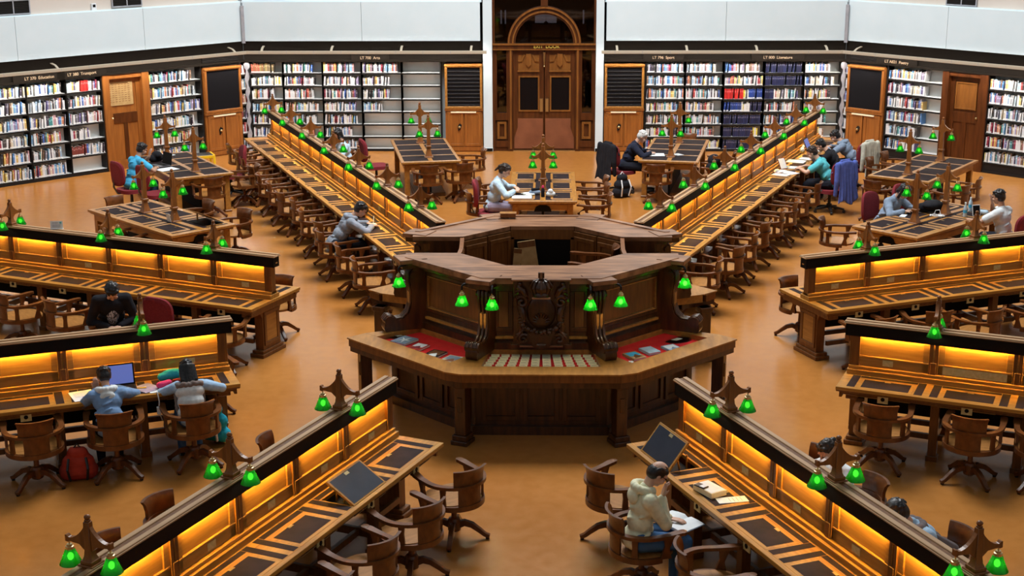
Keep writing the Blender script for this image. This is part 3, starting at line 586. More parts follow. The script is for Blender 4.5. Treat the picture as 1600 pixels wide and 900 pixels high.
    m.prism(o, .10, .22, 'oak_dark'); m.box(-.27, .27, .06, .27, 0, .05, 'oak_dark'); m.box(-.245, .245, .08, .25, .05, .09, 'oak_dark'); m.frame(-.17, .17, .14, .60, .05, .085, .11, 'oak_dark'); m.box(-.12, .12, .092, .11, .19, .55, 'oak_panel')
    for s in (-1, 1): m.box(s * .43 - .04, s * .43 + .04, .09, .23, .60, .66, 'oak_dark')
    P['ped'] = m.mesh('end_pedestal', .005)
    m = MB()
    for s in (-1, 1): m.box(s * .36 - .045, s * .36 + .045, -.045, .045, .05, .722, 'oak_dark'); m.box(s * .36 - .06, s * .36 + .06, -.06, .06, 0, .06, 'oak_dark')
    m.box(-.32, .32, -.03, .03, .60, .722, 'oak_dark'); m.box(-.32, .32, -.02, .02, .16, .24, 'oak_dark'); P['trestle'] = m.mesh('trestle', .004)
    m = MB()
    for s in (-1, 1): m.box(s * .20 - .02, s * .20 + .02, .25, LEN - .3, .17, .23, 'oak_dark')
    m.box(-.015, .015, .25, LEN - .3, .35, .70, 'black'); P['foot_rail'] = m.mesh('foot_rail')
    # lid (hinge on the front edge, local origin at the hinge line)
    m = MB(); m.box(-.335, -.005, -.285, .285, -.020, .0, 'oak_bench'); m.box(-.300, -.04, -.250, .250, -.002, .0018, 'leather'); P['lid'] = m.mesh('reading_lid', .002)
    m = MB(); m.box(-.335, -.005, -.285, .285, -.020, .0, 'oak_bench'); m.box(-.315, -.02, -.265, .265, -.002, .0018, 'leather_navy'); P['lidn'] = m.mesh('reading_lid', .002)
    m = MB(); m.box(-.305, -.275, -.032, .032, .0, .004, 'brass'); P['lock'] = m.mesh('lock_plate')
    m = MB(); m.box(-.009, .0, -.055, .055, -.045, .045, 'brass_plate'); m.lathe([(.022, 0), (.022, .004)], 'black', 10, c=(0, 0, 0), ax=Matrix.Rotation(PI / 2, 4, 'Y')); P['outlet'] = m.mesh('power_outlet')
    m = MB(); m.box(-.004, .0, -.055, .055, -.032, .032, 'brass_plate'); P['plate'] = m.mesh('name_plate')
    m = MB(); m.box(-.004, .0, -.33, .33, -.045, .045, 'brass_plate'); P['plate_long'] = m.mesh('name_plate')
    return P
DP = desk_part_meshes()
for th in DESKS:
    o = thing('reading_desk', DLAB[th], 'desk', 'radial reading desks'); place(o, th, 0, R0)
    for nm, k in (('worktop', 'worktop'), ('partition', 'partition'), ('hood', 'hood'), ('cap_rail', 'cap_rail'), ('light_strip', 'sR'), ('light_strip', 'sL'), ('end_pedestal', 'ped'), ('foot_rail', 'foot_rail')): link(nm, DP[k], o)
    e = link('end_pedestal', DP['ped'], o); e.location = (0, LEN, 0); e.rotation_euler = (0, 0, PI)
    for k in range(1, 13):
        y = .16 + k * SP
        if y < LEN - .4 and seen(W(th, 0, R0 + y, .3), 80): t = link('trestle', DP['trestle'], o); t.location = (0, y, 0)
    for i in range(NS):
        for s in (-1, 1):
            if not seen(W(th, s * .4, R0 + yk(i), .76), 60): continue
            ang = OPEN.get((th, s, i), 0); l = link('reading_lid', DP['lidn' if ang else 'lid'], o)
            l.location = (s * .540, yk(i), .7605); l.rotation_euler = (0, rad(ang) if s > 0 else rad(ang), 0 if s > 0 else PI)
            if ang: l['label'] = 'navy leather lid raised as a book rest'
            link('lock_plate', DP['lock'], l)
            p = link('power_outlet', DP['outlet'], o); p.location = (s * .54, yk(i), .665); p.rotation_euler = (0, 0, 0 if s > 0 else PI)
            if i in (0, 1, 3, 6) or (th, i) in ((-157.5, 2), (157.5, 2)):
                lg = th == 112.5 and i == 1
                q = link('name_plate', DP['plate_long' if lg else 'plate'], o); q.location = (s * .0415, yk(i) + (0 if lg else -.05), .905); q.rotation_euler = (0, 0, PI)
                q.rotation_euler = (0, 0, 0 if s > 0 else PI)
    if th in (-157.5, 157.5):
        for (t2, s, i), ang in OPEN.items():
            if t2 == th:
                m = MB(); m.box(s * .22, s * .23, yk(i) + .05, yk(i) + .07, .66, .80, 'oak_bench'); m.sweep([(s * .30, yk(i) + .06, .67), (s * .36, yk(i) + .06, .74 + .16 * math.tan(rad(ang)))], .02, .012, 'oak_bench'); m.build('lid_prop', o)

# ------------------------------------------------------------------ green-shaded wooden lamps
def lamp_meshes():
    P = {}
    m = MB(); m.box(-.065, .065, -.07, .07, 0, .018, 'lamp_wood'); m.box(-.05, .05, -.055, .055, .018, .045, 'lamp_wood')
    m.sweep([(0, 0, .04), (0, 0, .07), (0, 0, .12), (0, 0, .33)], [.09, .066, .056, .048], [.09, .066, .056, .048], 'lamp_wood', up=(0, 1, 0), sm=False); m.box(-.018, .018, -.018, .018, .33, .345, 'lamp_wood'); m.ball((0, 0, .362), (.024, .024, .02), 'lamp_wood', 10, 6)
    P['post_s'] = m.mesh('lamp_post', .004)
    m = MB(); m.box(-.085, .085, -.09, .09, 0, .02, 'lamp_wood'); m.sweep([(0, 0, .02), (0, 0, .06), (0, 0, .16), (0, 0, .20)], [.14, .11, .07, .075], [.14, .11, .07, .075], 'lamp_wood', up=(0, 1, 0), sm=False)
    m.box(-.05, .05, -.05, .05, .20, .235, 'lamp_wood'); m.sweep([(0, 0, .2), (0, 0, .80)], [.072, .055], [.072, .055], 'lamp_wood', up=(0, 1, 0), sm=False); m.ball((0, 0, .825), (.026, .026, .028), 'lamp_wood', 10, 6); P['post_t'] = m.mesh('lamp_post', .004)
    m = MB(); up_, lo = [], []                                        # curved bracket arm towards +x
    n = 9
    for k in range(n):
        a = k / (n - 1); x = .02 + a * .15; up_.append((x, .30 - .115 * math.sin(a * PI / 2) ** .8 + (.0 if a < .9 else .0))); lo.append((x, .145 + .012 * a if a > .35 else .10 + .045 * (a / .35)))
    pts = up_ + [(.185, .200), (.200, .200), (.200, .152), (.175, .148)] + lo[::-1]; m.prism(pts, -.017, .017, 'lamp_wood'); P['arm'] = m.mesh('lamp_arm', .003)
    m = MB(); m.lathe([(.006, .155), (.006, .125), (.02, .125), (.022, .112), (.030, .110), (.031, .088), (.024, .084)], 'brass', 12, c=(.18, 0, 0)); P['holder'] = m.mesh('shade_holder')
    m = MB(); m.lathe([(.029, .090), (.036, .082), (.041, .068), (.047, .053), (.054, .037), (.061, .020), (.069, .002), (.077, -.015), (.081, -.024)], 'shade', 36, c=(.18, 0, 0), caps=False); P['shade'] = m.mesh('lamp_shade')
    m = MB(); m.ball((.18, 0, .03), (.022, .022, .03), 'bulb', 8, 6); P['bulb'] = m.mesh('light_bulb')
    return P
LPM = lamp_meshes()
def make_lamp(kind):
    o = thing('reading_lamp' if kind == 's' else 'table_lamp', 'x', 'lamp'); p = link('lamp_post', LPM['post_' + kind], o); dz = 0 if kind == 's' else .44
    for s in (0, PI):
        a = link('lamp_arm', LPM['arm'], o); a.location = (0, 0, dz); a.rotation_euler = (0, 0, s)
        h = link('lamp_shade', LPM['shade'], o); h.location = (0, 0, dz); h.rotation_euler = (0, 0, s)
        link('shade_holder', LPM['holder'], h); link('light_bulb', LPM['bulb'], h)
    return o
PROTO = {'s': make_lamp('s'), 't': make_lamp('t')}; USED = {}
def put(kind, protos, label, cat, group):
    o = protos[kind] if kind not in USED else copy_tree(protos[kind]); USED[kind] = 1; return tag(o, label, cat, group)
for th in DESKS:
    for i in range(7):
        if not seen(W(th, 0, L0 + LP * i, 1.5), 25): continue
        o = put('s', PROTO, 'two-armed green lamp, %s from the counter on the %s' % (ORD[i], DESKS[th][2]), 'lamp', 'green lamps along the desks'); place(o, th, 0, L0 + LP * i, 1.338)
# ------------------------------------------------------------------ small tables with two lamp posts
def table_meshes():
    P = {}; L = 2.66; w = .585
    for kind in 'ab':
        m = MB(); m.box(-w, w, -L / 2, L / 2, .715, .757, 'rail_gold'); m.box(-w + .03, w - .03, -L / 2 + .03, L / 2 - .03, .69, .715, 'oak_dark')
        if kind == 'a':     # three lidded places a side
            m.box(-.155, .155, -L / 2 + .10, L / 2 - .10, .75, .7585, 'leather'); m.box(-.05, .05, -L / 2, L / 2, .752, .7600, 'rail_gold')
            for j in range(3):
                y = (j - 1) * .86
                for s in (-1, 1):
                    for a, b in ((y - .38, y - .315), (y + .315, y + .38)): x0, x1 = sorted((s * .12, s * .51)); m.box(x0, x1, a, b, .75, .7585, 'leather')
        else:
            for j in range(4):
                y = (j - 1.5) * .64
                for s in (-1, 1): x0, x1 = sorted((s * .04, s * .53)); m.box(x0, x1, y - .29, y + .29, .75, .7585, 'leather')
        P['top' + kind] = m.mesh('table_top', .004)
    m = MB()
    for s in (-1, 1): m.box(s * .50 - .02, s * .50 + .02, -L / 2 + .1, L / 2 - .1, .58, .70, 'rail_gold'); 
    for s in (-1, 1):
        y = s * (L / 2 - .12); m.box(-.50, .50, y - .02, y + .02, .58, .70, 'rail_gold'); m.box(-.47, -.05, y + s * .02 - .006, y + s * .02 + .006, .60, .68, 'oak_panel'); m.box(.05, .47, y + s * .02 - .006, y + s * .02 + .006, .60, .68, 'oak_panel')
    P['apron'] = m.mesh('apron', .003)
    m = MB(); m.box(-.05, .05, -.05, .05, .03, .70, 'rail_gold'); m.box(-.065, .065, -.065, .065, 0, .04, 'oak_dark'); P['leg'] = m.mesh('leg', .006)
    m = MB(); m.box(-.02, .02, -L / 2 + .25, L / 2 - .25, .04, .68, 'black'); m.box(-.30, .30, -L / 2 + .30, L / 2 - .3, .0, .07, 'oak_dark'); P['foot'] = m.mesh('foot_board', .004)
    m = MB(); m.prism([(-.15, .56), (.15, .56), (.12, .64), (.05, .68), (.05, .72), (-.05, .72), (-.05, .68), (-.12, .64)], -.012, .012, 'black'); P['keyhole'] = m.mesh('end_bracket')
    m = MB(); m.box(-.19, .19, -.29, .29, 0, .006, 'rail_gold'); m.box(-.15, .15, -.25, .25, .004, .0078, 'leather'); P['lid'] = m.mesh('reading_lid', .002)
    m = MB(); m.box(-.12, -.075, -.016, .016, .0075, .011, 'brass'); P['lock'] = m.mesh('lock_plate')
    return P
TP = table_meshes()
TABLES = {}
def table(key, th, s, r, rot, kind, label, openlid=None):
    o = thing('reading_table', label, 'table', 'small reading tables'); place(o, th, s, r, 0, rot); TABLES[key] = (th, s, r, rot)
    link('table_top', TP['top' + kind], o); link('apron', TP['apron'], o); link('foot_board', TP['foot'], o)
    for sx in (-1, 1):
        for sy in (-1, 1): l = link('leg', TP['leg'], o); l.location = (sx * .47, sy * 1.20, 0)
    if kind == 'a':
        for sy in (-1, 1): l = link('end_bracket', TP['keyhole'], o); l.location = (0, sy * 1.24, 0)
        for j in range(3):
            for sx in (-1, 1):
                l = link('reading_lid', TP['lid'], o); l.location = (sx * .325, (j - 1) * .86, .754); l.rotation_euler = (0, 0, 0 if sx > 0 else PI); link('lock_plate', TP['lock'], l)
                if openlid == (sx, j): l.location = (sx * .325 - .02 * sx, (j - 1) * .86, .86); l.rotation_euler = (0, rad(28) , 0 if sx > 0 else PI); l['label'] = 'lid raised above the painted black of its compartment'; w = MB(); w.box(sx * .325 - .17, sx * .325 + .17, (j - 1) * .86 - .26, (j - 1) * .86 + .26, .756, .7595, 'black'); w.box(sx * .30 - .01, sx * .30 + .01, (j - 1) * .86 + .2, (j - 1) * .86 + .22, .757, .86, 'oak_bench'); w.build('lid_well_shade', o)  # flat black patch paints the open compartment's shade; prop stands on it
    return o
def T(key, x, y, z=0):
    th, s, r, rot = TABLES[key]; a = rad(rot); return (th, s + x * math.cos(a) - y * math.sin(a), r + x * math.sin(a) + y * math.cos(a), z)
table('C', 0, .03, 8.80, 0, 'a', 'small lidded reading table where the woman in pale blue sits')
table('NL', -45, .03, 8.80, 0, 'a', 'small lidded reading table with one raised lid, no one seated at it', (1, 0))
table('NR', 45, .04, 8.80, 0, 'a', 'small lidded reading table with water bottles, a black bag and two students')
table('BL', 0, -2.40, 12.47, 10.6, 'b', 'small reading table with plain leather panels beside the red office chair')
table('BR', 0, 2.70, 12.52, -10.6, 'b', 'small reading table where the white-haired man writes')
table('FL', -45, 2.72, 12.60, -13, 'b', 'small reading table with a laptop where the man in bright blue sits')
table('FR', 45, -2.36, 12.62, 10.6, 'b', 'empty small reading table behind the water bottle table')
TN = {'C': "pale blue woman's table", 'NL': 'table with the raised lid', 'NR': 'water bottle table', 'BL': 'table by the red office chair', 'BR': "white-haired man's table", 'FL': "bright blue man's table", 'FR': 'empty table behind the bottles'}
for k in TABLES:
    sp = .46 if k in ('C', 'NL', 'NR') else .85
    for j, sy in enumerate((-1, 1)):
        o = put('t', PROTO, 'tall two-shade post lamp, %s end of the %s' % (('camera', 'far')[j] if 0 else ('counter', 'wall')[j], TN[k]), 'lamp', 'post lamps on the small tables')
        th, s, r, z = T(k, 0, sy * sp, .757); place(o, th, s, r, z, TABLES[k][3])

# ------------------------------------------------------------------ chairs
def arc(r, a0, a1, n, z=0, c=(0, 0)): return [(c[0] + r * math.sin(rad(a0 + (a1 - a0) * k / (n - 1))), c[1] - r * math.cos(rad(a0 + (a1 - a0) * k / (n - 1))), z) for k in range(n)]
def chair_meshes():
    P = {}
    m = MB(); pts = []
    for k in range(28):
        a = 2 * PI * k / 28; c, s = math.cos(a), math.sin(a); pts.append((.255 * abs(c) ** .75 * (1 if c > 0 else -1), .245 * abs(s) ** .75 * (1 if s > 0 else -1) + .01))
    m.prism(pts, .405, .432, 'seat_wood', 'xy', True); P['seat'] = m.mesh('seat', .006)
    m = MB(); m.sweep(arc(.268, -108, 108, 22, .40), .045, .05, 'chair_wood'); P['seat_rim'] = m.mesh('seat_rim')
    m = MB(); path = [(-.262, .27, .628), (-.268, .22, .626), (-.277, .12, .615)] + arc(.28, -95, 95, 20, .612) + [(.277, .12, .615), (.268, .22, .626), (.262, .27, .628)]
    w = [.062, .074, .06] + [.055] * 20 + [.06, .074, .062]; m.sweep(path, w, [.03] * len(path), 'chair_wood')
    for s in (-1, 1): m.lathe([(.0, -.017), (.037, -.015), (.037, .013), (.0, .016)], 'chair_wood', 12, c=(s * .264, .268, .63))
    P['arm_rail'] = m.mesh('arm_rail')
    m = MB(); n = 13
    def curved(rz, a, key, t):
        vs = []; N = n
        for (r, z) in rz:
            for k in range(N): an = rad(-a + 2 * a * k / (N - 1)); vs.append(((r) * math.sin(an), -(r) * math.cos(an), z))
        for (r, z) in rz:
            for k in range(N): an = rad(-a + 2 * a * k / (N - 1)); vs.append(((r + t) * math.sin(an), -(r + t) * math.cos(an), z))
        q = len(rz); fs = []
        for L in range(2):
            o = L * q * N
            for i in range(q - 1):
                for k in range(N - 1): fs.append((o + i * N + k, o + i * N + k + 1, o + (i + 1) * N + k + 1, o + (i + 1) * N + k))
        o = q * N
        for k in range(N - 1): fs.append((k, k + 1, o + k + 1, o + k)); b = (q - 1) * N; fs.append((b + k, b + k + 1, o + b + k + 1, o + b + k))
        for i in range(q - 1): fs.append((i * N, (i + 1) * N, o + (i + 1) * N, o + i * N)); fs.append((i * N + N - 1, (i + 1) * N + N - 1, o + (i + 1) * N + N - 1, o + i * N + N - 1))
        m.add(vs, fs, key, True)
    curved([(.262, .615), (.264, .70), (.278, .755), (.300, .785)], 36, 'chair_wood', .026); P['back_crest'] = m.mesh('back_crest')
    m = MB(); curved([(.262, .39), (.258, .50), (.262, .612)], 27, 'chair_wood', .02); P['back_splat'] = m.mesh('back_splat')
    m = MB(); m.prism([(.05, .41), (.15, .41), (.13, .50), (.17, .60), (.08, .605), (.09, .52)], -.014, .014, 'chair_wood', 'yz'); P['arm_post'] = m.mesh('arm_post', .004)
    m = MB(); m.prism([(-.03, .41), (.03, .41), (.025, .52), (.03, .605), (-.03, .605), (-.022, .52)], -.012, .012, 'chair_wood', 'yz'); P['spindle'] = m.mesh('spindle', .003)
    m = MB(); m.lathe([(.03, .06), (.062, .08), (.066, .17), (.05, .20), (.028, .21), (.024, .34), (.06, .36), (.14, .385), (.14, .405)], 'chair_wood', 14); P['column'] = m.mesh('swivel_column')
    m = MB(); m.sweep([(.03, 0, .13), (.10, 0, .155), (.17, 0, .135), (.24, 0, .085), (.29, 0, .045), (.335, 0, .028)], [.05, .05, .048, .044, .042, .046], [.07, .06, .052, .045, .04, .036], 'chair_wood'); m.lathe([(.018, 0), (.018, .02)], 'dark_steel', 8, c=(.315, 0, 0)); P['leg'] = m.mesh('leg', .004)
    return P
CP = chair_meshes()
def make_chair():
    o = thing('swivel_armchair', 'x', 'chair')
    for k in ('seat', 'seat_rim', 'arm_rail', 'back_crest', 'back_splat'): link(k, CP[k], o)
    link('swivel_column', CP['column'], o)
    for s in (-1, 1): a = link('arm_post', CP['arm_post'], o); a.location = (s * .262, .02, 0); b = link('spindle', CP['spindle'], o); b.location = (s * .225, -.145, 0); b.rotation_euler = (0, 0, s * -.6)
    for k in range(4): l = link('leg', CP['leg'], o); l.rotation_euler = (0, 0, PI / 4 + k * PI / 2)
    return o
def make_office():
    o = thing('office_chair', 'x', 'chair'); m = MB(); pts = []
    for k in range(28): a = 2 * PI * k / 28; c, s = math.cos(a), math.sin(a); pts.append((.25 * abs(c) ** .6 * (1 if c > 0 else -1), .24 * abs(s) ** .6 * (1 if s > 0 else -1)))
    m.prism(pts, .385, .452, 'maroon', 'xy', True); m.mesh; link('seat', m.mesh('seat', .02), o)
    m = MB(); out = []
    for k in range(30):
        a = 2 * PI * k / 30; c, s = math.cos(a), math.sin(a); out.append((.235 * abs(c) ** .62 * (1 if c > 0 else -1), .77 + .235 * abs(s) ** .62 * (1 if s > 0 else -1)))
    N = len(out); vs = []; fs = []
    for d, sc in ((0, .86), (.02, 1), (.055, 1), (.075, .86)):
        for x, z in out: X, Z = x * sc, .77 + (z - .77) * sc; vs.append((X, -.25 - d - .10 * (Z - .55) * .5 + 1.1 * X * X, Z))
    for L in range(3): fs += [(L * N + k, L * N + (k + 1) % N, (L + 1) * N + (k + 1) % N, (L + 1) * N + k) for k in range(N)]
    fs += [tuple(range(N)), tuple(range(3 * N, 4 * N))]; m.add(vs, fs, 'maroon', True); link('backrest', m.mesh('backrest'), o)
    m = MB(); m.sweep([(0, -.05, .375), (0, -.28, .385), (0, -.35, .52), (0, -.35, .72)], .06, .015, 'plastic_black'); link('back_bar', m.mesh('back_bar'), o)
    m = MB(); m.lathe([(.05, .09), (.05, .16), (.03, .17), (.025, .36), (.12, .385)], 'plastic_black', 12); link('gas_column', m.mesh('gas_column'), o)
    m = MB(); m.sweep([(.03, 0, .11), (.28, 0, .07)], [.06, .04], [.045, .03], 'plastic_black'); lg = m.mesh('base_arm'); m = MB(); m.lathe([(.0, -.02), (.03, -.018), (.03, .018), (.0, .02)], 'plastic_black', 10, ax=Matrix.Rotation(PI / 2, 4, 'X')); cs = m.mesh('caster')
    for k in range(5): l = link('base_arm', lg, o); l.rotation_euler = (0, 0, k * 2 * PI / 5 + .3); c = link('caster', cs, l); c.location = (.28, 0, .03)
    return o
PROTO['chair'] = make_chair(); PROTO['office'] = make_office()
def chair(label, th, s, r, rot, kind='chair', z=0):
    o = put(kind, PROTO, label, 'chair', 'wooden swivel armchairs' if kind == 'chair' else 'maroon office chairs'); place(o, th, s, r, z, rot); return o
rnd = random.Random(11)
def side_rot(sg): return 90 if sg > 0 else -90       # face the desk
def desk_chairs(th, sg, idx, sd, side, office=(), skip=(), jit=14, turns={}):
    for i in idx:
        if i in skip: continue
        s, r, rot = sg * (sd + rnd.uniform(-.05, .07)), K0 + SP * i + rnd.uniform(-.07, .05), side_rot(sg) + rnd.uniform(-jit, jit)
        if i in turns: d = turns[i]; s, r, rot = sg * d[0], d[1], side_rot(sg) + d[2]
        k = 'office' if i in office else 'chair'
        chair('%s, %s from the counter, %s side of the %s' % ('maroon fabric office chair' if k == 'office' else 'wooden swivel armchair', ORD[i], side, DESKS[th][2]), th, s, r, rot, k)
desk_chairs(-157.5, -1, range(0, 5), .86, 'open', turns={0: (.88, 4.10, -28), 1: (.88, 4.96, -22), 2: (.86, 5.76, -18), 3: (.86, 6.52, -22)})
desk_chairs(-157.5, 1, (0, 2, 3), .86, 'wall')
desk_chairs(157.5, 1, range(0, 5), .86, 'open', turns={0: (.88, 4.12, 25), 1: (1.11, 5.13, -6), 2: (.90, 6.0, -18)})
desk_chairs(157.5, -1, (0, 1, 2), .86, 'wall', turns={0: (.80, 4.55, 0), 1: (.88, 5.32, 0), 2: (.92, 6.5, 0)})
desk_chairs(-112.5, -1, range(0, 3), .72, 'open', turns={0: (.80, 4.26, 4), 1: (.80, 5.06, -4), 2: (.76, 5.86, 3)})
desk_chairs(-112.5, 1, (0,), .78, 'wall', turns={0: (.75, 3.85, 10)})
desk_chairs(112.5, 1, range(0, 3), .72, 'open', turns={0: (.76, 4.24, 3), 1: (.78, 5.15, -3)})
desk_chairs(-67.5, -1, (0, 1, 2, 3, 4), .86, 'open', office=(1,), turns={0: (.85, 3.98, 15), 1: (1.0, 4.62, -4), 2: (1.05, 6.25, -25), 3: (1.05, 7.05, -25), 4: (1.05, 7.9, -25)})
chair('wooden swivel armchair turned towards the hall under the person in black', -67.5, -1.30, 5.32, -226)
desk_chairs(-67.5, 1, (0,), .70, 'wall'); desk_chairs(67.5, -1, (0,), .70, 'wall')
desk_chairs(67.5, 1, range(0, 5), .90, 'open', turns={2: (1.1, 5.6, 20), 3: (1.1, 6.5, 30)})
desk_chairs(-22.5, -1, range(0, 13), .84, 'aisle', turns={2: (.93, 6.10, 0)})
desk_chairs(-22.5, 1, (0, 1, 10), .84, 'wall', turns={1: (.84, 5.2, 0)})
desk_chairs(22.5, 1, range(0, 12), .84, 'aisle', office=(8, 11), turns={8: (1.12, 11.40, -32), 9: (1.08, 12.5, 0), 11: (1.12, 13.7, -28)}, skip=(10,))
desk_chairs(22.5, -1, (0,), .80, 'wall')
def tchair(label, key, x, y, rot, kind='chair'): th, s, r, z = T(key, x, y); return chair(label, th, s, r, rot + TABLES[key][3], kind)
for j, y in enumerate((-.80, .05, .75)): tchair('wooden swivel armchair, %s of three on the door side of the %s' % (ORD[j], TN['C']), 'C', .90, y, 90 + rnd.uniform(-15, 15))
tchair('maroon office chair under the woman in pale blue', 'C', -.90, -.72, -90, 'office')
tchair('wooden swivel armchair just behind the woman in pale blue', 'C', -1.06, -.55, -75); tchair('wooden swivel armchair beyond the woman in pale blue', 'C', -.92, .55, -90)
tchair('wooden swivel armchair at the counter end of the %s' % TN['BL'], 'BL', -.10, -1.62, 0); tchair('wooden swivel armchair at the corner of the %s' % TN['BL'], 'BL', .55, -1.50, 14)
tchair('wooden swivel armchair on the shutter side of the %s' % TN['BL'], 'BL', .92, -.3, 90); tchair('maroon office chair drawn away from the empty shelves table', 'BL', -.98, .15, -80, 'office')
tchair('wooden swivel armchair at the counter end of the %s' % TN['BR'], 'BR', -.18, -1.58, 0); tchair('maroon office chair under the white-haired man, a leather coat over it', 'BR', -.98, -.78, -45, 'office')
tchair('wooden swivel armchair on the desk side of the %s' % TN['BR'], 'BR', .95, -.2, 90); tchair('wooden swivel armchair holding a black bag, %s' % TN['BR'], 'BR', .90, -.95, 95); tchair('wooden swivel armchair behind the %s' % TN['BR'], 'BR', .1, 1.6, 180)
tchair('maroon office chair under the man in bright blue', 'FL', -1.08, -.27, -78, 'office'); tchair('dark maroon office chair beside the yellow step stool', 'FL', 1.02, .10, 80, 'office')
tchair('maroon office chair tucked beside the man in bright blue', 'FL', -.80, -.95, -80, 'office')
tchair('wooden swivel armchair under the end of the %s' % TN['FL'], 'FL', .05, -1.45, 0); tchair('wooden swivel armchair at the corner of the %s' % TN['FL'], 'FL', .95, -.85, 75)
tchair('wooden swivel armchair, counter end of the %s' % TN['NL'], 'NL', -.95, -.95, -75); tchair('wooden swivel armchair, tucked low under the %s' % TN['NL'], 'NL', -.80, -.2, -90)
tchair('wooden swivel armchair with its back to the grey desk chairs, %s' % TN['NL'], 'NL', 1.0, -.62, 100); tchair('wooden swivel armchair pushed in behind the raised lid', 'NL', .95, .45, 90); tchair('wooden swivel armchair at the wall end of the %s' % TN['NL'], 'NL', .2, 1.62, 180)
tchair('maroon office chair under the student in slate grey', 'NR', -.92, .08, -90, 'office'); tchair('maroon office chair behind the black bag', 'NR', -.92, 1.0, -90, 'office'); tchair('maroon office chair under the man in the white T-shirt', 'NR', 1.16, .36, 90, 'office')
tchair('wooden swivel armchair at the counter end of the %s' % TN['NR'], 'NR', -.95, -1.15, -60); tchair('wooden swivel armchair on the wall side of the %s' % TN['NR'], 'NR', .95, -.75, 95)
tchair('wooden swivel armchair at the end of the %s' % TN['FR'], 'FR', -.25, -1.62, -5); tchair('wooden swivel armchair, second at the end of the %s' % TN['FR'], 'FR', .45, -1.6, 5)
tchair('wooden swivel armchair facing the shelves side of the %s' % TN['FR'], 'FR', -.95, .25, -90); tchair('wooden swivel armchair, further along the shelves side of the %s' % TN['FR'], 'FR', -.95, 1.0, -90)
tchair('wooden swivel armchair on the dark door side of the %s' % TN['FR'], 'FR', .98, -.6, 100); tchair('wooden swivel armchair at the corner of the %s' % TN['FR'], 'FR', 1.0, -1.25, 80)
# ------------------------------------------------------------------ octagonal carved counter
OC = Vector((.047, .358, 0)); T8 = math.tan(PI / 8)
def OF(th): return Matrix.Rotation(rad(-th), 4, 'Z')
FACES = [0, 45, 90, 135, 180, -135, -90, -45]
def octw(th, s, r, z): p = W(th, s, r, z); return (p[0] + OC.x, p[1] + OC.y, z)
octo = thing('octagonal_counter', 'carved dark wood octagonal counter in the middle of the hall', 'counter'); octo.location = OC
def ring(m, r0, r1, z0, z1, key, e1=None, faces=None, e0=None):
    """ring pieces per face between apothem r0 and r1; e1 = half length of the outer edge (cut corners)"""
    for th in (faces or FACES):
        m.X = OF(th); a = r0 * T8 if e0 is None else e0; b = r1 * T8 if e1 is None else e1
        m.prism([(-a, r0), (a, r0), (b, r1), (-b, r1)], z0, z1, key, 'xy')
        if e1 is not None and th not in NOFILL:     # corner filler
            m.X = OF(th) ; c = Vector((b, r1)); d = Matrix.Rotation(rad(-45), 2) @ Vector((-b, r1))
            m.prism([(a, r0), (c.x, c.y), (d.x, d.y)], z0, z1, key, 'xy')
    m.X = Matrix.Identity(4)
E1 = .853; main = [f for f in FACES if f not in (90, -90)]
# the filler of face th joins it to face th + 45 (clockwise)
NOFILL = (45, 90, -135, -90)
FRONT, BACK = (180, 135, -135), (0, 45, -45)
for half in (FRONT, BACK):
  m = MB(); ring(m, .9, 1.78, .0, .70, 'mahogany', faces=half); ring(m, .9, 1.84, 0, .10, 'mahogany', faces=half)
  for th in half:
    m.X = OF(th)
    for a, b in ((-.66, -.24), (-.20, .20), (.24, .66)): m.box(a, a + .05, 1.78, 1.80, .16, .62, 'mahogany'); m.box(b - .05, b, 1.78, 1.80, .16, .62, 'mahogany'); m.box(a + .05, b - .05, 1.78, 1.80, .57, .62, 'mahogany'); m.box(a + .05, b - .05, 1.78, 1.80, .16, .21, 'mahogany')
  m.X = Matrix.Identity(4); m.build('lower_panels', octo, .003)
CASE = (180, 135, -135); SIDE = (90, -90)
for half in (FRONT, BACK):
  m = MB()
  # counter rim mouldings + top around the display wells
  ring(m, 1.78, 2.295, .715, .78, 'mahogany', E1, half); ring(m, 2.10, 2.31, .78, .87, 'oak_dark', E1 + .005, half)
  ring(m, 2.06, 2.33, .868, .884, 'rail_gold', E1 + .01, half)
  for th in half:
      m.X = OF(th)
      if th in CASE:
          m.prism([(-.58, 1.38), (.58, 1.38), (.60, 1.47), (-.60, 1.47)], .78, .884, 'rail_gold', 'xy')
          for k in (-1, 1): m.prism([(k * .57, 1.38), (k * .575, 1.38), (k * .852, 2.058), (k * .652, 2.058)][::k], .78, .884, 'rail_gold', 'xy')
          m.prism([(-.57, 1.4), (.57, 1.4), (.66, 2.1), (-.66, 2.1)], .78, .825, 'red_cloth', 'xy')
      elif th in SIDE: continue
      else: m.prism([(-.58, 1.38), (.58, 1.38), (.852, 2.058), (-.852, 2.058)], .78, .884, 'rail_gold', 'xy')
  m.X = Matrix.Identity(4); m.build('counter_top', octo, .004)
for th in CASE:
    g = MB(); g.X = OF(th); g.prism([(-.58, 1.46), (.58, 1.46), (.67, 2.11), (-.67, 2.11)], .872, .876, 'glass', 'xy'); o = g.build('display_glass', octo)
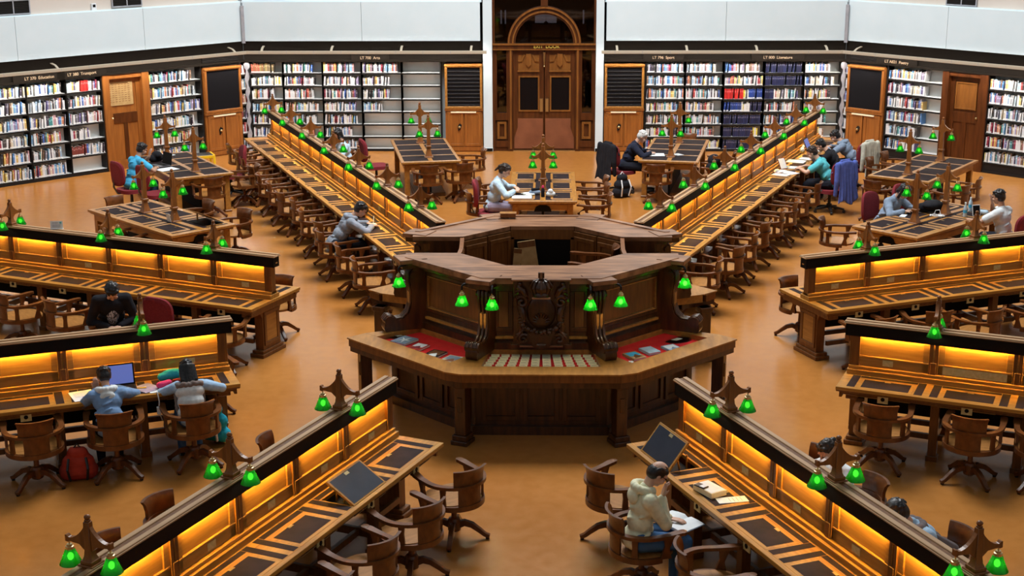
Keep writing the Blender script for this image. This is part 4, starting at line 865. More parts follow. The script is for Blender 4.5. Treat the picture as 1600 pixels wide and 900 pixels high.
for k in range(8):
    th = 22.5 + 45 * k; m = MB(); m.X = OF(th)
    m.box(-.10, .10, 2.14, 2.36, 0, .05, 'mahogany'); m.box(-.088, .088, 2.155, 2.345, .05, .11, 'mahogany'); m.box(-.065, .065, 2.18, 2.32, .11, .72, 'mahogany'); m.box(-.03, .03, 2.31, 2.33, .38, .55, 'mahogany'); m.box(-.08, .08, 2.16, 2.34, .66, .72, 'mahogany'); m.build('corner_post', octo, .006)
    # scroll corbel in the corner
    m = MB(); m.X = OF(th)
    cl = [(1.60, 1.60), (1.66, 1.52), (1.66, 1.38), (1.645, 1.22), (1.67, 1.10), (1.75, 1.00), (1.86, .965), (1.95, .99), (1.985, 1.05), (1.95, 1.10), (1.89, 1.09)]
    m.sweep([(0, y, z) for y, z in cl], [.15, .15, .14, .12, .13, .14, .15, .15, .14, .13, .11], [.07, .07, .07, .07, .08, .09, .09, .08, .07, .06, .05], 'mahogany', up=(1, 0, 0)) if 0 else None
    pts = [(1.42, .885), (2.0, .885), (2.02, .93), (2.005, 1.02), (1.97, 1.07), (1.91, 1.06), (1.86, 1.02), (1.78, 1.03), (1.71, 1.09), (1.675, 1.20), (1.675, 1.36), (1.70, 1.48), (1.69, 1.58), (1.62, 1.64), (1.42, 1.64)]
    m.prism(pts, -.07, .07, 'mahogany', 'yz'); 
    for x in (-.045, 0, .045): m.tube([(x, y + .012, z + .008) for y, z in pts[3:14]], .018, 'mahogany', 6)
    m.lathe([(.058, -.085), (.062, 0), (.058, .085)], 'mahogany', 14, c=(0, 1.955, 1.02), ax=Matrix.Rotation(PI / 2, 4, 'Y')); m.lathe([(.04, -.09), (.04, .09)], 'mahogany', 12, c=(0, 1.655, 1.55), ax=Matrix.Rotation(PI / 2, 4, 'Y'))
    m.box(-.05, .05, 1.66, 1.70, 1.16, 1.34, 'rail_gold'); m.build('scroll_corbel', octo, .004)
# upper wall with raised panels
for half in (FRONT, BACK):
  m = MB(); ring(m, 1.02, 1.40, .70, 1.62, 'mahogany', faces=half)
  ring(m, 1.36, 1.46, .884, .96, 'mahogany', faces=half); ring(m, 1.38, 1.43, 1.0, 1.03, 'rail_gold', faces=half)
  for th in half:
      m.X = OF(th)
      if th == 180:
          for k in (-1, 1): a, b = sorted((k * .32, k * .53)); m.frame(a, b, 1.08, 1.60, .05, 1.39, 1.415, 'mahogany'); m.box(a + .05, b - .05, 1.39, 1.408, 1.13, 1.55, 'cab_wood' if 0 else 'oak_dark')
      else: m.frame(-.50, .50, 1.10, 1.58, .05, 1.39, 1.425, 'mahogany'); m.frame(-.46, .46, 1.14, 1.54, .02, 1.40, 1.435, 'rail_gold'); m.box(-.44, .44, 1.39, 1.412, 1.16, 1.52, 'oak_dark')
  m.X = Matrix.Identity(4); m.build('upper_panels', octo, .004)
for half in (FRONT, BACK):
  m = MB(); ring(m, 1.36, 1.47, 1.60, 1.65, 'mahogany', faces=half); ring(m, 1.36, 1.54, 1.65, 1.69, 'mahogany', faces=half); ring(m, .986, 1.606, 1.69, 1.743, 'mahogany_top', faces=half); ring(m, 1.53, 1.60, 1.742, 1.756, 'mahogany_top', faces=half)
  for k in range(8):
      if (k in (2, 3, 4, 5)) != (half is FRONT): continue
      m.X = OF(22.5 + 45 * k); m.box(-.13, .13, 1.52, 1.80, 1.64, 1.70, 'mahogany'); m.box(-.15, .15, 1.50, 1.83, 1.70, 1.75, 'mahogany_top')
  for th in SIDE:
      m.X = OF(th); q = 1 if (th == 90) == (half is BACK) else -1; q = -q if th == 90 else -q
      sgn = (-1 if th == 90 else 1) * (1 if half is BACK else -1)
      for poly, z0, z1, key in (([(.41, .986), (.665, 1.606), (.41, 1.606)], 1.69, 1.743, 'mahogany_top'), ([(.41, .99), (.64, 1.54), (.41, 1.54)], 1.65, 1.69, 'mahogany'), ([(.41, .99), (.58, 1.40), (.41, 1.40)], .0, 1.65, 'mahogany'), ([(.41, .99), (.61, 1.47), (.41, 1.47)], 1.48, 1.52, 'oak_dark')):
          m.prism([(sgn * x, y) for x, y in poly], z0, z1, key, 'xy')
  m.X = Matrix.Identity(4); m.build('upper_top', octo, .005)
for th in SIDE:
    m = MB(); m.X = OF(th); m.box(-.40, .40, .975, 1.0, .90, 1.66, 'mahogany'); m.frame(-.38, .38, 1.0, 1.6, .06, .96, .98, 'oak_dark')
    g = m.build('side_gate', octo, .004); m = MB(); m.X = OF(th); m.sweep([(-.41, .99, 1.715), (-.25, .985, 1.69), (0, .98, 1.675), (.25, .985, 1.69), (.41, .99, 1.715)], .05, .03, 'lamp_wood'); m.build('gate_rail', g)
# inside: cupboard fronts and the locker, its dark opening painted as a black panel
for half in (FRONT, BACK):
  m = MB()
  for th in half:
      m.X = OF(th)
      if th == 0:
          m.box(-.41, .41, .985, 1.03, 1.57, 1.70, 'oak_dark'); m.box(-.42, -.36, .985, 1.03, .1, 1.6, 'oak_dark'); m.box(.36, .42, .985, 1.03, .1, 1.6, 'oak_dark'); m.box(-.36, .36, 1.0, 1.02, .1, 1.57, 'black')
      else:
          for a, b in ((-.40, -.01), (.01, .40)): m.box(a, b, .965, 1.03, .1, 1.68, 'oak_dark'); m.frame(a + .02, b - .02, .7, 1.62, .05, .945, .97, 'oak_dark')
  m.X = Matrix.Identity(4); m.build('inner_cupboards', octo, .003)
m = MB(); m.prism([(x, y) for x, y in [(.986 * math.cos(PI / 8 + k * PI / 4) / math.cos(PI / 8), .986 * math.sin(PI / 8 + k * PI / 4) / math.cos(PI / 8)) for k in range(8)]], .84, .88, 'oak_dark', 'xy'); m.build('inner_floor', octo)
# boxes inside the locker
for sz, p, rz, lb in (((.22, .08, .40), (-.10, 1.34, .0), -.15, 'brown cardboard folder leaning inside the dark locker of the counter'), ((.10, .06, .30), (-.29, 1.33, 0), .1, 'narrow cardboard file beside the leaning folder in the locker')):
    m = MB(); m.box(-sz[0] / 2, sz[0] / 2, -sz[1] / 2, sz[1] / 2, 0, sz[2], 'notice_paper'); m.box(-sz[0] / 2 - .003, sz[0] / 2 + .003, -sz[1] / 2 - .003, -sz[1] / 2 + .01, sz[2] * .8, sz[2] + .003, 'oak_dark'); o = m.build('cardboard_file', bev=.003); tag(o, lb, 'file'); o.location = (p[0], p[1] - .08, 1.17); o.rotation_euler = (-.1, rz, 0)
m = MB(); m.X = Matrix.Translation((0, 0, 0)); m.box(-.36, .36, .80, 1.0, 1.13, 1.165, 'black'); m.build('locker_shelf', octo)
# counter chair inside and a paper on the ledge
chair('wooden swivel armchair inside the octagonal counter', 0, .68, .62, 86, z=.88)
# crest -------------------------------------------------------------
FW = Matrix.Translation((0, .165, 0)); cr = MB(); K = 'mahogany'; cr.X = OF(180) @ FW
cr.box(-.31, .31, 1.20, 1.45, .97, 1.73, K); cr.box(-.34, -.26, 1.38, 1.48, .95, 1.0, K); cr.box(.26, .34, 1.38, 1.48, .95, 1.0, K); cr.box(-.33, .33, 1.30, 1.50, 1.735, 1.755, 'mahogany_top'); cr.build('crest_board', octo, .004)
cr = MB(); cr.X = OF(180) @ FW
cr.ball((0, 1.455, 1.37), (.165, .022, .19), K, 20, 12)                                # cartouche shield
def spiral(cx, cz, r0, turns, sg, y=1.48, th0=0, w=.03):
    n = 26; cr.tube([(cx + sg * r0 * (1 - .78 * k / n) * math.cos(th0 + turns * 2 * PI * k / n), y + .03 * k / n, cz + r0 * (1 - .78 * k / n) * math.sin(th0 + turns * 2 * PI * k / n)) for k in range(n + 1)], [w * (1 - .45 * k / n) for k in range(n + 1)], K, 7)
for sg in (-1, 1):
    spiral(sg * .215, 1.50, .075, 1.4, sg, th0=-.6); spiral(sg * .20, 1.07, .055, 1.2, -sg, th0=.8, w=.022)
    cr.tube([(sg * .25, 1.47, 1.47), (sg * .215, 1.49, 1.40), (sg * .20, 1.50, 1.32), (sg * .235, 1.48, 1.22), (sg * .22, 1.47, 1.12)], [.03, .04, .036, .03, .03], K, 8)
    cr.tube([(sg * .17, 1.48, 1.56), (sg * .20, 1.49, 1.63), (sg * .25, 1.48, 1.66), (sg * .24, 1.46, 1.70)], [.03, .035, .03, .018], K, 8); cr.ball((sg * .235, 1.47, 1.70), .026, K)
    for k in range(4): cr.tube([(sg * (.19 + .02 * k), 1.48, 1.60 - .02 * k), (sg * (.24 + .012 * k), 1.50, 1.63 - .03 * k), (sg * (.285), 1.48, 1.62 - .045 * k)], [.012, .022, .006], K, 6)
    for k in range(3): cr.ball((sg * .215, 1.50, 1.34 - .035 * k), (.045, .03, .014), K, 10, 6)
    for k in range(3): cr.tube([(sg * .20, 1.48, 1.18), (sg * (.245 + .012 * k), 1.49, 1.13 - .02 * k), (sg * (.285), 1.48, 1.12 - .035 * k)], [.02, .018, .006], K, 6)
rr = random.Random(3)
for k in range(34):                                                                # fruit swag
    a = PI + PI * (k % 17) / 16; x = .205 * math.cos(a); z = 1.27 + .115 * math.sin(a); cr.ball((x + rr.uniform(-.012, .012), 1.51 + rr.uniform(-.01, .02), z + rr.uniform(-.02, .02)), rr.uniform(.016, .030), K, 8, 6)
for k in range(9): a = PI * k / 8; cr.tube([(.05 * math.cos(a), 1.495, 1.27 + .05 * math.sin(a)), (.095 * math.cos(a), 1.51, 1.28 + .09 * math.sin(a))], [.014, .008], K, 6)
cr.prism([(-.14, 1.16), (.14, 1.16), (.10, .99), (.04, .95), (-.04, .95), (-.10, .99)], 1.44, 1.50, K); cr.ball((0, 1.50, 1.0), (.06, .03, .03), K, 12, 8); cr.box(-.24, .24, 1.45, 1.475, .97, .985, 'mahogany_top')
cr.build('carved_cartouche', octo)
cw = MB(); cw.X = OF(180) @ FW                                                            # crown
cw.lathe([(.085, 0), (.098, .015), (.098, .045), (.088, .06)], K, 18, c=(0, 1.52, 1.565)); cw.box(-.10, .10, 1.60, 1.625, 1.566, 1.582, 'mahogany_top')
cw.ball((0, 1.52, 1.67), (.106, .098, .092), K, 18, 10)
for k in range(8):
    a = 2 * PI * k / 8; cw.tube([(.095 * math.cos(a), 1.52 + .09 * math.sin(a), 1.62), (.118 * math.cos(a), 1.52 + .112 * math.sin(a), 1.68), (.08 * math.cos(a), 1.52 + .075 * math.sin(a), 1.745), (.01 * math.cos(a), 1.52, 1.76)], [.014, .017, .015, .012], K, 7)
    for q in range(3): cw.ball((.105 * math.cos(a) * (1 - .1 * q), 1.52 + .10 * math.sin(a) * (1 - .1 * q), 1.655 + .033 * q), .016, K, 8, 6)
cw.ball((0, 1.52, 1.772), .026, K); cw.box(-.034, .034, 1.50, 1.54, 1.785, 1.842, K); cw.box(-.012, .012, 1.492, 1.55, 1.78, 1.85, 'mahogany_top'); cw.box(-.028, .028, 1.494, 1.50, 1.806, 1.822, 'mahogany_top'); cw.build('carved_crown', octo)
m = MB(); m.ball((.18, 0, .022), (.024, .024, .03), 'bulb_counter', 8, 6); CBULB = m.mesh('light_bulb')
# counter lamps on short arms
for th, s, lb in ((180, .54, 'first of two on the front panel beside the crest'), (180, -.54, 'second of two on the front panel, poetry side of the crest'), (-135, .56, 'outer end of the education side panel'), (-135, -.54, 'inner end of the education side panel'),
                  (135, .54, 'inner end of the poetry side panel'), (135, -.56, 'outer end of the poetry side panel')):
    o = thing('counter_lamp', 'green counter lamp, %s' % lb, 'lamp', 'green lamps on the counter'); o.location = octw(th, s, 1.40, 1.66); o.rotation_euler = (0, 0, rad(-th))
    m = MB(); m.box(-.03, .03, 0, .02, -.04, .04, 'dark_steel'); m.tube([(0, .01, .0), (0, .20, .03), (0, .36, .03), (0, .38, .01), (0, .38, -.03)], .012, 'dark_steel', 8); m.build('arm', o)
    h = link('lamp_shade', LPM['shade'], o); h.location = (-.18, .38, -.18); link('shade_holder', LPM['holder'], h); link('light_bulb', CBULB, h)
# ------------------------------------------------------------------ displays under glass
NR_ = 6
m = MB(); m.box(-.046, .046, -.0015, .0015, 0, .056, 'cream_paper'); m.box(-.035, .02, -.002, -.0015, .040, .043, 'text_tan'); m.box(-.035, .03, -.002, -.0015, .030, .032, 'text_tan'); CARD = m.mesh('index_card')
for j in range(NR_):
    for i in range(10):
        y = 1.57 + j * .088; hw = .565 + .09 * (y - 1.57) / .44; x = -hw + .05 + (2 * hw - .10) * i / 9
        o = link('index_card', CARD); o.location = octw(180, -x, y, .829); o.rotation_euler = (rad(-76), 0, 0)
        tag(o, 'cream index card, %s of the %s row behind the front glass' % (ORD[i], ORD[NR_ - 1 - j]), 'card', 'index cards in the front case')
m = MB(); m.box(-.10, .10, -.002, .002, 0, .05, 'paper'); m.box(-.08, .05, -.0026, -.002, .03, .034, 'text_tan'); o = m.build('caption_card'); o.location = octw(180, -.01, 2.07, .829); o.rotation_euler = (rad(-70), 0, 0); tag(o, 'long white caption card in front of the cream index cards', 'card')
def flat_book(name, th, s, r, rot, w, h, t, cov, extra, label, z=.827, tilt=0):
    o = thing(name, label, 'book'); p = octw(th, s, r, z); o.location = p; o.rotation_euler = (rad(tilt), 0, rad(rot - th))
    m = MB(); m.box(-w / 2 + .004, w / 2 - .004, -h / 2 + .004, h / 2 - .004, .003, t - .003, 'paper'); m.build('pages', o)
    m = MB(); m.box(-w / 2, w / 2, -h / 2, h / 2, t - .003, t, cov); m.box(-w / 2, w / 2, -h / 2, h / 2, 0, .003, cov); m.box(-w / 2, -w / 2 + .003, -h / 2, h / 2, 0, t, cov); m.build('cover', o)
    if extra: m = MB(); extra(m, w, h, t); c = m.build('cover_art', o)
    return o
def art_star(m, w, h, t):
    for k in range(5): a = 2 * PI * k / 5; m.prism([(0, 0), (.03 * math.cos(a - .5), .03 * math.sin(a - .5)), (.09 * math.cos(a), .11 * math.sin(a)), (.03 * math.cos(a + .5), .03 * math.sin(a + .5))], t, t + .001, 'paper', 'xy')
def art_patch(k1, k2):
    def f(m, w, h, t): m.box(-w * .4, w * .4, -h * .1, h * .42, t, t + .001, k1); m.prism([(-w * .3, -h * .4), (w * .35, -h * .3), (w * .1, h * .1), (-w * .15, -.02)], t, t + .0015, k2, 'xy')
    return f
flat_book('display_book', -135, .41, 1.84, 190, .22, .26, .025, 'slate', art_star, 'grey book with a white star burst under the counter glass')
flat_book('display_book', -135, .11, 1.88, 195, .17, .23, .025, 'red_bag', art_patch('paper', 'maroon'), 'red and white book beside the star burst book in the case')
flat_book('display_book', -135, -.22, 1.92, 195, .19, .26, .022, 'black_cloth', art_patch('oak_dark', 'paper'), 'black book with a white flash, third in the red-lined case')
flat_book('display_book', -135, -.50, 1.91, 195, .20, .24, .022, 'stone', art_patch('slate', 'copper'), 'pale painted book at the inner end of the red-lined case')
flat_book('display_book', 135, .36, 1.84, 165, .17, .24, .028, 'notice_paper', art_patch('teal', 'oak_dark'), 'brown and blue book at the inner end, beside the paper sheet')
flat_book('display_book', 135, .09, 1.83, 165, .16, .22, .028, 'pale_blue', None, 'plain pale blue book lying on red cloth under glass')
flat_book('display_book', 135, -.16, 1.95, 165, .17, .22, .025, 'sky_cloth', art_patch('paper', 'slate'), 'blue photograph-covered book beside the clear disc')
for th, s, lb in ((-135, .62, 'clear acrylic disc behind the star burst book'), (135, -.46, 'clear acrylic disc at the outer end of the case')):
    o = thing('acrylic_disc', lb, 'display stand'); o.location = octw(th, s, 1.78, .835); o.rotation_euler = (rad(-6), 0, rad(-th + 180)); m = MB(); m.lathe([(.16, 0), (.165, .004), (.16, .008)], 'glass', 28); m.build('disc', o); m = MB(); m.box(-.06, .05, -.03, .05, .009, .012, 'stone'); m.build('mounted_print', o)
for i, (th, s, r, w, rot) in enumerate(((-135, .58, 2.06, .12, 0), (-135, .38, 2.06, .12, 0), (-135, .11, 2.06, .12, 0), (-135, -.55, 2.075, .06, 0), (135, .54, 1.96, .16, 50), (135, .37, 2.06, .12, 0), (135, .15, 2.06, .12, 0), (135, -.56, 2.06, .14, 0))):
    m = MB(); m.box(-w / 2, w / 2, -.025, .025, 0, .004, 'paper'); m.box(-w * .35, w * .3, -.006, -.002, .0035, .0045, 'text_tan'); o = m.build('caption_slip'); o.location = octw(th, s, r, .827); o.rotation_euler = (0, 0, rad(rot - th))
    tag(o, 'white caption slip, %s in the %s side display case' % (ORD[i % 4], 'education' if th < 0 else 'poetry'), 'card', 'caption slips in the cases')
# ------------------------------------------------------------------ people (built as one remeshed surface, local +y is forward, origin on the floor under the seat)
def remesh(mb, name, voxel, smooth=3, key=None, parent=None):
    o = bpy.data.objects.new('tmp', mb.mesh('tmp')); C.objects.link(o)
    r = o.modifiers.new('r', 'REMESH'); r.mode = 'VOXEL'; r.voxel_size = voxel; r.use_smooth_shade = True
    if smooth: s = o.modifiers.new('s', 'SMOOTH'); s.factor = .5; s.iterations = smooth
    me = bpy.data.meshes.new_from_object(o.evaluated_get(bpy.context.evaluated_depsgraph_get())); me.name = name
    bpy.data.objects.remove(o); me.materials.clear(); me.materials.append(M[key])
    for p in me.polygons: p.use_smooth = True
    return link(name, me, parent)
def ik(a, b, l1, l2, pole):
    d = b - a; L = min(d.length, (l1 + l2) * .995); u = d.normalized(); x = (l1 * l1 - l2 * l2 + L * L) / (2 * L); h = math.sqrt(max(0, l1 * l1 - x * x))
    p = pole - u * pole.dot(u); p.normalize(); return a + u * x + p * h, a + u * L
def person(label, th, s, r, rot, top, trousers, hairk='hair_black', hair='short', lean=18, head=30, yaw=0, hl=None, hr=None, skin='skin', sleeve='long', seat=.455, hood=None, extras=None, scale=1.0, twist=0, z=0, knees=.40):
    o = thing('person', label, 'person', 'seated readers'); o.location = W(th, s, r, z); o.rotation_euler = (0, 0, rad(rot - th)); o.scale = (scale,) * 3
    V = Vector; a = rad(lean); u = V((0, math.sin(a), math.cos(a))); nrm = V((0, math.cos(a), -math.sin(a))); tw = rad(twist); X = V((math.cos(tw), math.sin(tw), 0))
    Hp = V((0, -.03, seat + .095)); waist = Hp + u * .17; chest = Hp + u * .34 + nrm * .01; sh = Hp + u * .44; nb = Hp + u * .50
    ha = rad(lean + head * .55); hd = rad(lean * .4 + head); n1 = nb + V((0, math.sin(ha), math.cos(ha))) * .085
    HR = Matrix.Rotation(rad(yaw), 3, 'Z') @ Matrix.Rotation(-hd, 3, 'X'); hc = n1 + HR @ V((0, .03, .085))
    S = {-1: sh - X * .175 - u * .015, 1: sh + X * .175 - u * .015}; ha_ = {-1: hl or (-.15, .36, .80), 1: hr or (.15, .36, .80)}; J = {}
    for k in (-1, 1):
        t = V(ha_[k][:3]); zt = .815 / scale; flat = len(ha_[k]) < 4 and t.z > .74
        if flat: t.z = max(t.z, .812 / scale)
        for pole in ((.6, -.30, -.45), (.85, -.25, -.28)):
            J[k] = ik(S[k], t, .285, .255, V((k * pole[0], pole[1], pole[2])))
            if not flat or J[k][0].z > zt + .035: break
    def legs(m, g):
        for k in (-1, 1):
            hip = Hp + V((k * .09, 0, -.005)); kn = V((k * .115, knees, seat + .055)); an = V((k * .11, knees - .02, .09))
            m.caps(hip, .092 + g, kn, .060 + g, 'skin'); m.caps(kn, .060 + g, an.lerp(kn, .55), .054 + g, 'skin'); m.caps(an.lerp(kn, .55), .054 + g, an, .036 + g * 1.3, 'skin')
    def torso(m, g):
        R3 = Matrix.Rotation(-a, 3, 'X')
        m.ball(Hp, (.165 + g, .12 + g, .115 + g), 'skin', 16, 10, R3); m.ball(waist, (.145 + g, .105 + g, .14), 'skin', 16, 10, R3); m.ball(chest, (.168 + g, .115 + g, .15), 'skin', 16, 10, Matrix.Rotation(tw, 3, 'Z') @ R3)
        m.caps(S[-1], .062 + g, S[1], .062 + g, 'skin'); m.caps(sh - u * .02, .075 + g, nb - u * .01, .055 + g * .6, 'skin')
    def arms(m, g, part=1.0):
        for k in (-1, 1):
            e, w = J[k]; m.caps(S[k], .056 + g, e.lerp(S[k], .0) if part > .5 else S[k].lerp(e, .62), .042 + g if part > .5 else .05 + g * 1.3, 'skin')
            if part > .5: m.caps(e, .041 + g, e.lerp(w, .93), .029 + g, 'skin')
    b = MB(); legs(b, 0); torso(b, 0); arms(b, 0)
    for k in (-1, 1):                                                            # feet stay in the shoes; hands
        e, w = J[k]; d = (w - e).normalized(); b.caps(e.lerp(w, .9), .028, w, .024, 'skin')
        t = ha_[k]; mode = t[3] if len(t) > 3 else 'flat'
        if mode == 'flat': f = V((d.x, d.y, 0)).normalized() if abs(d.z) < .95 else V((0, 1, 0)); nn = V((0, 0, 1))
        else: f = (V((0, .3, 1)) if mode == 'face' else d).normalized(); nn = V((0, -1, .3)).normalized() if mode == 'face' else V((0, 0, 1))
        sd = f.cross(nn).normalized() * k; nn = sd.cross(f).normalized() * k
        for q in (-1.5, -.5, .5, 1.5): b.caps(w + sd * q * .012, .0135, w + f * .085 + sd * q * .0195, .0115, 'skin', 6)
        for q, ln in ((-1.5, .062), (-.5, .078), (.5, .084), (1.5, .074)):
            p0 = w + f * .085 + sd * q * .0195; p1 = p0 + f * ln * .5 - nn * .004; p2 = p1 + f * ln * .40 - nn * ln * .26; b.caps(p0, .0092, p1, .0085, 'skin', 6); b.caps(p1, .0085, p2, .0072, 'skin', 6)
        p0 = w + f * .025 - sd * -.022; p1 = w + f * .062 + sd * .048 - nn * .01; p2 = p1 + f * .032 + sd * .006 - nn * .012; b.caps(w + f * .02 + sd * .02, .013, p1, .011, 'skin', 6); b.caps(p1, .0105, p2, .0085, 'skin', 6)
    b.caps(nb - u * .05, .054, n1 + HR @ V((0, .0, .02)), .050, 'skin')
    def hb(c, rr): b.ball(hc + HR @ V(c), rr, 'skin', 16, 12, HR)
    hb((0, -.008, .025), (.076, .094, .092)); hb((0, .020, -.038), (.058, .070, .072)); hb((0, .050, -.085), (.030, .030, .024)); hb((0, .090, -.018), (.012, .018, .024)); hb((0, .098, -.030), (.013, .012, .010))
    for k in (-1, 1): hb((k * .077, -.012, -.012), (.010, .020, .030)); hb((k * .045, .062, -.035), (.022, .022, .025)); hb((k * .034, .078, .020), (.026, .012, .009))
    body = remesh(b, 'body', .0072, 2, skin, o)
    for k in (-1, 1): e = MB(); e.ball(hc + HR @ V((k * .032, .081, .004)), (.013, .009, .008), 'eye', 8, 6, HR); e.build('eye', o)
    e = MB(); e.ball(hc + HR @ V((0, .086, -.060)), (.021, .008, .006), 'lips', 8, 6, HR); e.build('mouth', o)
    # clothing
    m = MB(); g = .016; torso(m, g); arms(m, g * 1.05, 1.0 if sleeve == 'long' else 0); m.ball(Hp + V((0, -.01, -.01)), (.185, .145, .10), 'skin', 16, 10)
    if sleeve == 'short': pass
    if sleeve == 'long':
        for k in (-1, 1): e_, w_ = J[k]; m.caps(e_.lerp(w_, .45), .052, e_.lerp(w_, .86), .043, 'skin'); m.ball(e_, .062, 'skin', 10, 8); m.ball(S[k].lerp(e_, .5), .07, 'skin', 10, 8)
    rr = random.Random(hash(label) % 1000 if 0 else len(label))
    for _ in range(10):                                                           # creases
        q = rr.uniform(.02, .42); an = rr.uniform(0, 2 * PI); c0 = Hp + u * q; m.tube([c0 + X * .165 * math.cos(an + t) + nrm * .118 * math.sin(an + t) + u * (t - .4) * .06 for t in (0, .25, .5, .75)], [.006, .016, .016, .006], 'skin', 6)
    remesh(m, 'top', .011, 2, top, o)
    m = MB(); legs(m, .014); m.ball(Hp - V((0, 0, .02)), (.178, .135, .105), 'skin', 16, 10); remesh(m, 'trousers', .012, 2, trousers, o)
    for k in (-1, 1):
        m = MB(); y = knees - .02; m.ball((k * .11, y + .085, .045), (.046, .125, .040), 'skin', 12, 8); m.ball((k * .11, y - .01, .065), (.042, .05, .06), 'skin', 12, 8); m.box(k * .11 - .04, k * .11 + .04, y - .05, y + .19, .004, .02, 'skin'); remesh(m, 'shoe', .008, 2, 'plastic_black', o)
    # hair
    m = MB(); hr_ = random.Random(len(label) * 3 + 1)
    def hp(c, rr, key='skin'): m.ball(hc + HR @ V(c), rr, key, 14, 10, HR)
    if hair != 'bald':
        hp((0, -.022, .045), (.086, .094, .088)); hp((0, -.045, .0), (.083, .070, .085))
        for k in (-1, 1): hp((k * .070, -.025, .02), (.018, .045, .05))
        for _ in range(46):
            v = V((hr_.gauss(0, 1), hr_.gauss(-.25, 1), abs(hr_.gauss(.6, .6)))).normalized(); hp((v.x * .078, -.022 + v.y * .088 if v.y < 0 else -.022 + v.y * .098, .045 + v.z * .078), (.018, .018, .014))
        for q in range(-3, 4): hp((q * .02, .050 - abs(q) * .005, .088), (.020, .026, .020))
    else:
        hp((0, -.050, -.005), (.082, .062, .078)); hp((0, -.005, .075), (.058, .070, .038))
        for k in (-1, 1): hp((k * .068, -.02, .025), (.018, .055, .055)); hp((k * .05, .03, .06), (.03, .03, .03))
    if hair == 'long':
        for q in range(-4, 5):
            st = hc + HR @ V((q * .019, -.07 - .012 * (4 - abs(q)), .02)); dn = V((q * .024 + hr_.uniform(-.012, .012), nb.y - .12 - .012 * (4 - abs(q)), nb.z - .10 - .035 * (4 - abs(q)) - hr_.uniform(0, .04))); m.caps(st, .034, st.lerp(dn, .5) + V((0, -.035, 0)), .034, 'skin'); m.caps(st.lerp(dn, .5) + V((0, -.035, 0)), .032, dn, .010, 'skin')
    if hair == 'bob':
        for k in (-1, 1): m.caps(hc + HR @ V((k * .072, -.01, .04)), .025, hc + HR @ V((k * .078, .02, -.10)), .024, 'skin')
        hp((0, -.075, -.04), (.07, .035, .07))
    if hair in ('bun', 'tail'):
        hp((0, -.115, .055 if hair == 'bun' else .02), (.038, .036, .036))
        if hair == 'tail': m.caps(hc + HR @ V((0, -.12, .0)), .028, hc + HR @ V((0, -.15, -.08)), .015, 'skin')
    remesh(m, 'hair', .0065, 1, hairk, o)
    if hood:
        m = MB()
        for t in range(13): an = PI * (-.25 + 1.5 * t / 12); m.ball(nb + X * .105 * math.cos(an) + V((0, -.02 - .085 * math.sin(an), .0 + .02 * math.sin(an))), (.042, .042, .045), 'skin', 8, 6)
        m.ball(nb + V((0, -.115, -.045)) - u * .03, (.10, .05, .085), 'skin', 12, 8); remesh(m, 'hood', .010, 2, hood, o)
    D = dict(V=V, hc=hc, HR=HR, nb=nb, u=u, J=J, S=S, Hp=Hp, nrm=nrm, X=X, o=o)
    if extras: extras(D)
    return o
def glasses(D):
    m = MB(); hc, HR = D['hc'], D['HR']
    for k in (-1, 1): m.tube([hc + HR @ Vector((k * .034 + .024 * math.cos(a * PI / 6), .101, .003 + .018 * math.sin(a * PI / 6))) for a in range(13)], .0025, 'black', 5); m.tube([hc + HR @ Vector((k * .058, .10, .006)), hc + HR @ Vector((k * .082, -.01, .008))], .003, 'black', 5)
    m.build('spectacles', D['o'])
def fur_vest(D):
    m = MB(); u, nrm, X, Hp = D['u'], D['nrm'], D['X'], D['Hp']
    for c, rr in ((.08, (.195, .15, .12)), (.22, (.18, .142, .14)), (.36, (.20, .148, .13))): m.ball(Hp + u * c, rr, 'skin', 16, 10, Matrix.Rotation(-math.asin(u.y), 3, 'X'))
    remesh(m, 'vest', .011, 2, 'white_cloth', D['o']); m = MB(); r2 = random.Random(5)
    for t in range(60): an = 2 * PI * t / 60; m.ball(D['nb'] + X * .175 * math.cos(an) + nrm * .125 * math.sin(an) - u * (.045 + .03 * r2.random()), (r2.uniform(.028, .042), .034, r2.uniform(.026, .04)), 'skin', 8, 6)
    for k in (-1, 1):
        for t in range(9): m.ball(Hp + u * (.12 + .035 * t) + X * k * (.17 + .012 * r2.random()) + nrm * .06, (.03, .04, .03), 'skin', 8, 6)
    remesh(m, 'fur_collar', .010, 0, 'fur', D['o'])
def scarf(D):
    m = MB(); 
    for t in range(10): an = PI * (-.3 + 1.6 * t / 9); m.ball(D['nb'] + Vector((.10 * math.cos(an), -.02 - .08 * math.sin(an), -.01)), (.05, .045, .045), 'skin', 8, 6)
    for k in (-1, 1): m.caps(D['S'][k] * .8 + D['nb'] * .2, .06, D['Hp'] + D['u'] * .1 + D['X'] * k * .12 - D['nrm'] * .1, .07, 'skin')
    remesh(m, 'shawl', .011, 1, 'taupe', D['o'])
def floral_front(D):
    m = MB(); m.ball(D['Hp'] + D['u'] * .26 + D['nrm'] * .075, (.085, .075, .19), 'skin', 14, 10, Matrix.Rotation(-math.asin(D['u'].y), 3, 'X')); remesh(m, 'shirt_front', .010, 1, 'floral', D['o'])
FS, FO = -90, 90       # facing rotation for s<0 / s>0 sides of a desk
person('person in a pale blue jacket with white hood hunched before the open laptop', -112.5, -.80, 5.10, FS, 'denim', 'dark_trousers', lean=30, head=20, scale=.84, seat=.54, hood='white_cloth', hl=(-.10, .42, 1.0, 'face'), hr=(.16, .50, .95), skin='skin_tan')
person('person with long black hair and grey fur collar at the end of the laptop desk', -112.5, -.80, 4.26, FS, 'lightblue', 'jeans', hair='long', lean=24, head=16, scale=.80, seat=.565, hl=(-.10, .40, .95), hr=(.24, .34, .95), extras=fur_vest)
